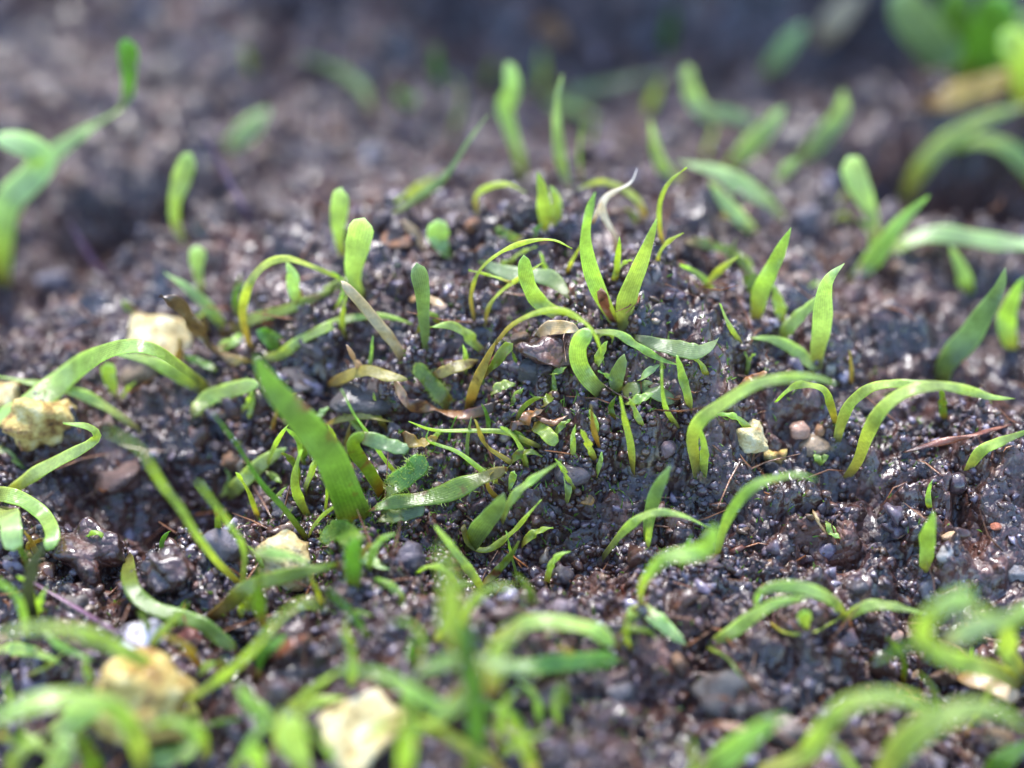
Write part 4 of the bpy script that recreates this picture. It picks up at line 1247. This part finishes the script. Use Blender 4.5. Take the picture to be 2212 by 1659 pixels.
S('seedling', 'pointed blurred blade at the bottom edge left of the large wide arch',
  ('blade', 68, 'fresh', '1500,1690 1545,1650 1608,1599 1658,1566 1698,1547', {'lean': -5, 'roll': .4}))
S('seedling', 'blurred green blade tip in the extreme bottom right corner', ('blade', 60, 'deep', '2120,1690 2170,1640 2240,1606', {'lean': -5}))
S('seedling', 'thin yellow curved shoot at the bottom edge beside the pointed blurred blade', ('thread', 24, 'yellow', '1486,1690 1500,1640 1492,1596', {'lean': -10}))
S('seedling', 'lone short upright leaf on open soil beside a round orange pebble', ('lance', 40, 'fresh', '1998,1236 2002,1180 2017,1106', {'lean': 0, 'roll': .25}))
S('seedling', 'tiny bright curl growing out of a beige husk strand on the soil at right',
  ('lance', 22, 'fresh', '1786,1122 1794,1146 1814,1164', {'lean': 0}), ('thread', 11, 'tan', '1756,1102 1768,1128 1784,1152', {'lie': 1}))
S('root_stub', 'orange brown root piece lying on the soil near the bottom', ('strap', 22, 'rust', '1500,1586 1542,1566 1612,1574', {'lie': 1}), cat='root')

# -- more of the tangle at the centre and dead stems
S('seedling', 'short thin yellow blade inside the right leaning arch behind the centre', ('thread', 14, 'yellow', '1092,585 1112,555 1134,541 1160,532', {'lean': 0}))
S('leaf_scrap', 'pale translucent leaf wisp lying behind the thin standing blade', ('lance', 20, 'pale', '1380,822 1400,804 1424,788', {'lie': 1}), cat='leaf scrap')
S('seedling', 'tiny bright leaf tip right of the dark oval stone', ('lance', 18, 'fresh', '1192,810 1206,802 1222,794', {'lie': 1}))
S('seedling', 'tiny green stub between the ochre blade and the lying olive leaf', ('spoon', 20, 'fresh', '1098,1064 1104,1044 1110,1020', {'lean': 0}))
S('brown_twig', 'long thin red brown twig lying under the long arching pair', ('thread', 22, 'rust', '1950,978 2030,956 2100,942 2180,918', {'lie': 1, 'ragged': .4}), cat='twig')
S('brown_twig', 'thin purple brown stem leaning on the slope left of the slender leaf', ('thread', 20, 'purple', '246,622 200,560 148,478', {'lean': 10}), cat='twig')
S('brown_twig', 'long thin purple brown stem on the slope right of the slender leaf', ('thread', 20, 'purple', '546,486 500,400 436,282', {'lean': 15}), cat='twig')
S('brown_twig', 'forked brown twig beside the ochre foot of the tall arch',
  ('thread', 14, 'rust', '1050,800 1066,772 1092,748', {'lean': -4}), ('thread', 10, 'rust', '1066,772 1086,770 1100,762', {'on': 1, 'lean': -4}), cat='twig', part='branch')
S('brown_twig', 'short dark red twig lying right of the rust dead leaf', ('thread', 24, 'rust', '1160,900 1190,914 1226,898', {'lie': 1, 'ragged': .5}), cat='twig')
S('dead_leaf', 'curled brown leaf flake lying below the flat tan leaf', ('lance', 34, 'ochre', '870,946 905,956 945,946', {'lie': 1, 'wave': .06}), cat='dead leaf')
S('dead_leaf', 'pinkish tan band crossing the upright grey blade', ('strap', 18, 'tan', '884,648 916,644 962,660', {'lie': 1, 'ragged': .4}), cat='dead leaf')
S('seedling', 'thin green blade slanting down in front of the curled leaf foot', ('thread', 13, 'fresh', '1330,830 1312,812 1292,800', {'lie': 1}))
S('seedling', 'narrow blade crossing the foot of the wide arching blade at left', ('blade', 22, 'deep', '470,800 440,786 396,770', {'lie': 1}))
S('seedling', 'slim blade standing behind the pale straight blade on the mound', ('blade', 18, 'olive', '1326,905 1320,880 1330,856', {'lean': 0}))
S('seedling', 'blurred slim blade crossing the wide standing blade at lower left', ('thread', 26, 'fresh', '735,1660 700,1610 650,1570', {'lean': -18}))
S('seedling', 'blurred slim blade curving over the brown topped stone from below', ('blade', 34, 'fresh', '452,1640 430,1590 380,1560 330,1570', {'lean': -18}))
S('seedling', 'blurred thin blade right of the foreground plant near the bottom edge', ('thread', 26, 'fresh', '1075,1640 1120,1600 1180,1585', {'lean': -14}))

# -- the many small thin shoots between the larger plants
qr = np.random.default_rng(404)
TINT = [('fresh', 'green'), ('yellow', 'yellow'), ('olive', 'olive'), ('deep', 'dark green'), ('ochre', 'straw coloured')]
made = 0
for _ in range(700):
    if made >= 115:
        break
    zone = qr.random()
    if zone < 0.36:
        bx, by = qr.uniform(380, 1300), qr.uniform(640, 1180)
    elif zone < 0.76:
        bx, by = qr.uniform(20, 1250), qr.uniform(1180, 1640)
    elif zone < 0.9:
        bx, by = qr.uniform(1300, 2190), qr.uniform(600, 1600)
    else:
        bx, by = qr.uniform(850, 1900), qr.uniform(280, 620)
    near = 0.6 + 0.9 * by / FH
    ln = qr.uniform(38, 105) * near
    a0 = qr.normal(0, 0.45)
    bend = qr.normal(0, 1.0)
    pts, x, y = [(bx, by)], bx, by
    for k in range(5):
        aa = a0 + bend * (k / 4.0) ** 1.3
        x += math.sin(aa) * ln / 5
        y -= math.cos(aa) * ln / 5
        pts.append((x, y))
    mat, word = TINT[int(qr.choice(5, p=[0.42, 0.22, 0.16, 0.1, 0.1]))]
    lx, ly, what = min(LANDMARKS, key=lambda q: (q[0] - bx) ** 2 + 2.0 * (q[1] - by) ** 2)
    dx, dy = bx - lx, (by - ly) * 1.4
    side = ('right of ' if dx > 0 else 'left of ') if abs(dx) > abs(dy) else ('in front of ' if dy > 0 else 'behind ')
    ex = pts[-1][0] - bx
    form = 'upright' if abs(ex) < 0.25 * ln else (('arching ' if abs(bend) > 0.8 else 'leaning ') + ('right' if ex > 0 else 'left'))
    size = 'short' if ln / near < 65 else 'long'
    label = size + ' thin ' + word + ' shoot ' + form + ', ' + side + what
    if label in used_labels:
        continue
    used_labels.add(label)
    made += 1
    S('thin_shoot', label, ('thread' if qr.random() < 0.6 else 'blade', qr.uniform(13, 22) * near, mat, ' '.join('%.0f,%.0f' % p for p in pts)),
      cat='shoot', group='thin shoots between the larger seedlings')

# ------------------------------------------------------------------ fuzz on the wet leaves and moss on the soil
def hairs(name, label, roots, dirs, length, rad, mat, rng):
    n = len(roots)
    L = length * rng.uniform(0.4, 1.3, n)
    up = dirs + rng.normal(size=(n, 3)) * 0.55
    up /= np.linalg.norm(up, axis=1)[:, None]
    a = np.cross(up, rng.normal(size=(n, 3)))
    a /= np.linalg.norm(a, axis=1)[:, None]
    b = np.cross(up, a)
    bend = rng.normal(size=(n, 3)) * 0.35
    rings = []
    for h, w in ((0, 1.0), (0.55, 0.8), (1.0, 0.15)):
        c = roots + up * (L * h)[:, None] + bend * (L * h * h)[:, None]
        for k in range(3):
            th = k * 2.0944
            rings.append(c + (a * math.cos(th) + b * math.sin(th)) * rad * w)
    V = np.stack(rings, 1).reshape(-1, 3)
    base = (np.arange(n) * 9)[:, None, None]
    q = np.array([[0, 1, 4, 3], [1, 2, 5, 4], [2, 0, 3, 5], [3, 4, 7, 6], [4, 5, 8, 7], [5, 3, 6, 8]])
    F = (q[None] + base).reshape(-1, 4)
    al = np.tile(np.repeat([0.1, 0.5, 0.9], 3), n)
    o = link(name, mesh_np(name, V, F, [mat], True, {'along': ('FLOAT', al), 'across': ('FLOAT', al * 0)}))
    return tag(o, label, 'moss', kind='stuff')


hr = np.random.default_rng(8)
rt, dr = [], []
for v, c, cnt in FUZZ:
    cnt = int(cnt * 0.45)
    k = hr.integers(0, len(v), cnt)
    j = np.clip(k + hr.choice([-1, 1], cnt), 0, len(v) - 1)
    l = np.clip(k + hr.choice([-12, 12], cnt), 0, len(v) - 1)
    u = hr.dirichlet([1, 1, 1], cnt)
    rt.append(v[k] * u[:, :1] + v[j] * u[:, 1:2] + v[l] * u[:, 2:])
    d = v[k] - c[k]
    d /= np.linalg.norm(d, axis=1)[:, None] + 1e-9
    dr.append(d + np.array([0, 0, 0.4]))
hairs('algae_fuzz', 'fine green algae fuzz on the wet leaves at the centre', np.concatenate(rt), np.concatenate(dr), 0.026, 0.0022, LM['fresh'], hr)
mr_, md_ = [], []
for px, py, s, cnt in [(1180, 850, .45, 900), (1260, 900, .35, 500), (960, 930, .4, 500), (870, 1060, .4, 900), (790, 1140, .3, 700), (700, 1160, .3, 400),
                       (1540, 830, .25, 200), (1900, 960, .3, 200), (1640, 1130, .3, 160), (1240, 1430, .4, 350), (480, 1180, .4, 200), (120, 1430, .4, 350)]:
    cnt = int(cnt * 0.6)
    c = hit(px, py)[1]
    xx = c[0] + hr.normal(size=cnt) * s
    yy = c[1] + hr.normal(size=cnt) * s
    mr_.append(np.stack([xx, yy, terrain(xx, yy)], -1))
    md_.append(np.tile([0, 0, 1.0], (cnt, 1)))
hairs('moss', 'sparse short green moss growing on the soil crumbs', np.concatenate(mr_), np.concatenate(md_), 0.036, 0.006, LM['deep'], hr)

# fine dead fibres lying on the soil
n_ = 900
fx_, fy_ = scatter(n_, 3.0, 12.0, hr, 0.5)
ang_ = hr.uniform(0, 6.28, n_)
rt_ = np.stack([fx_, fy_, terrain(fx_, fy_) + 0.02], -1)
o = hairs('dead_fibres', 'fine brown dead fibres strewn over the soil', rt_, np.stack([np.cos(ang_), np.sin(ang_), 0 * ang_ + 0.25], -1) * 2.0, 0.26, 0.008, LM['rust'], hr)
o['category'] = 'fibres'

# crumbs pushed up round the foot of each shoot
cr = np.random.default_rng(66)
cv, cf = ICO[1]
V_, F_, C_ = [], [], []
for k, (x, y, w) in enumerate(ROOTS):
    m = 16
    an = cr.uniform(0, 6.28, m)
    ra = 0.3 * w + 0.02 + np.abs(cr.normal(0, 0.045, m))
    xs, ys = x + np.cos(an) * ra, y + np.sin(an) * ra
    rs = cr.uniform(0.010, 0.034, m)
    zs = terrain(xs, ys) + rs * 0.5
    tn = TONES[cr.choice(4, m)] * cr.uniform(0.7, 1.2, (m, 1))
    for q in range(m):
        jv = cv * (1 + 0.3 * cr.uniform(-1, 1, len(cv)))[:, None] * rs[q] * cr.uniform(0.6, 1.3, 3)
        F_.append(cf + len(V_) * len(cv))
        V_.append(jv + np.array([xs[q], ys[q], zs[q]]))
        C_.append(np.tile(np.append(tn[q], 1.0), (len(cv), 1)))
o = link('soil_crumbs', mesh_np('soil_crumbs', np.concatenate(V_), np.concatenate(F_), [GRAIN], True, {'tone': ('FLOAT_COLOR', np.concatenate(C_))}))
tag(o, 'loose soil crumbs heaped round the feet of the shoots', 'soil crumbs', kind='stuff')
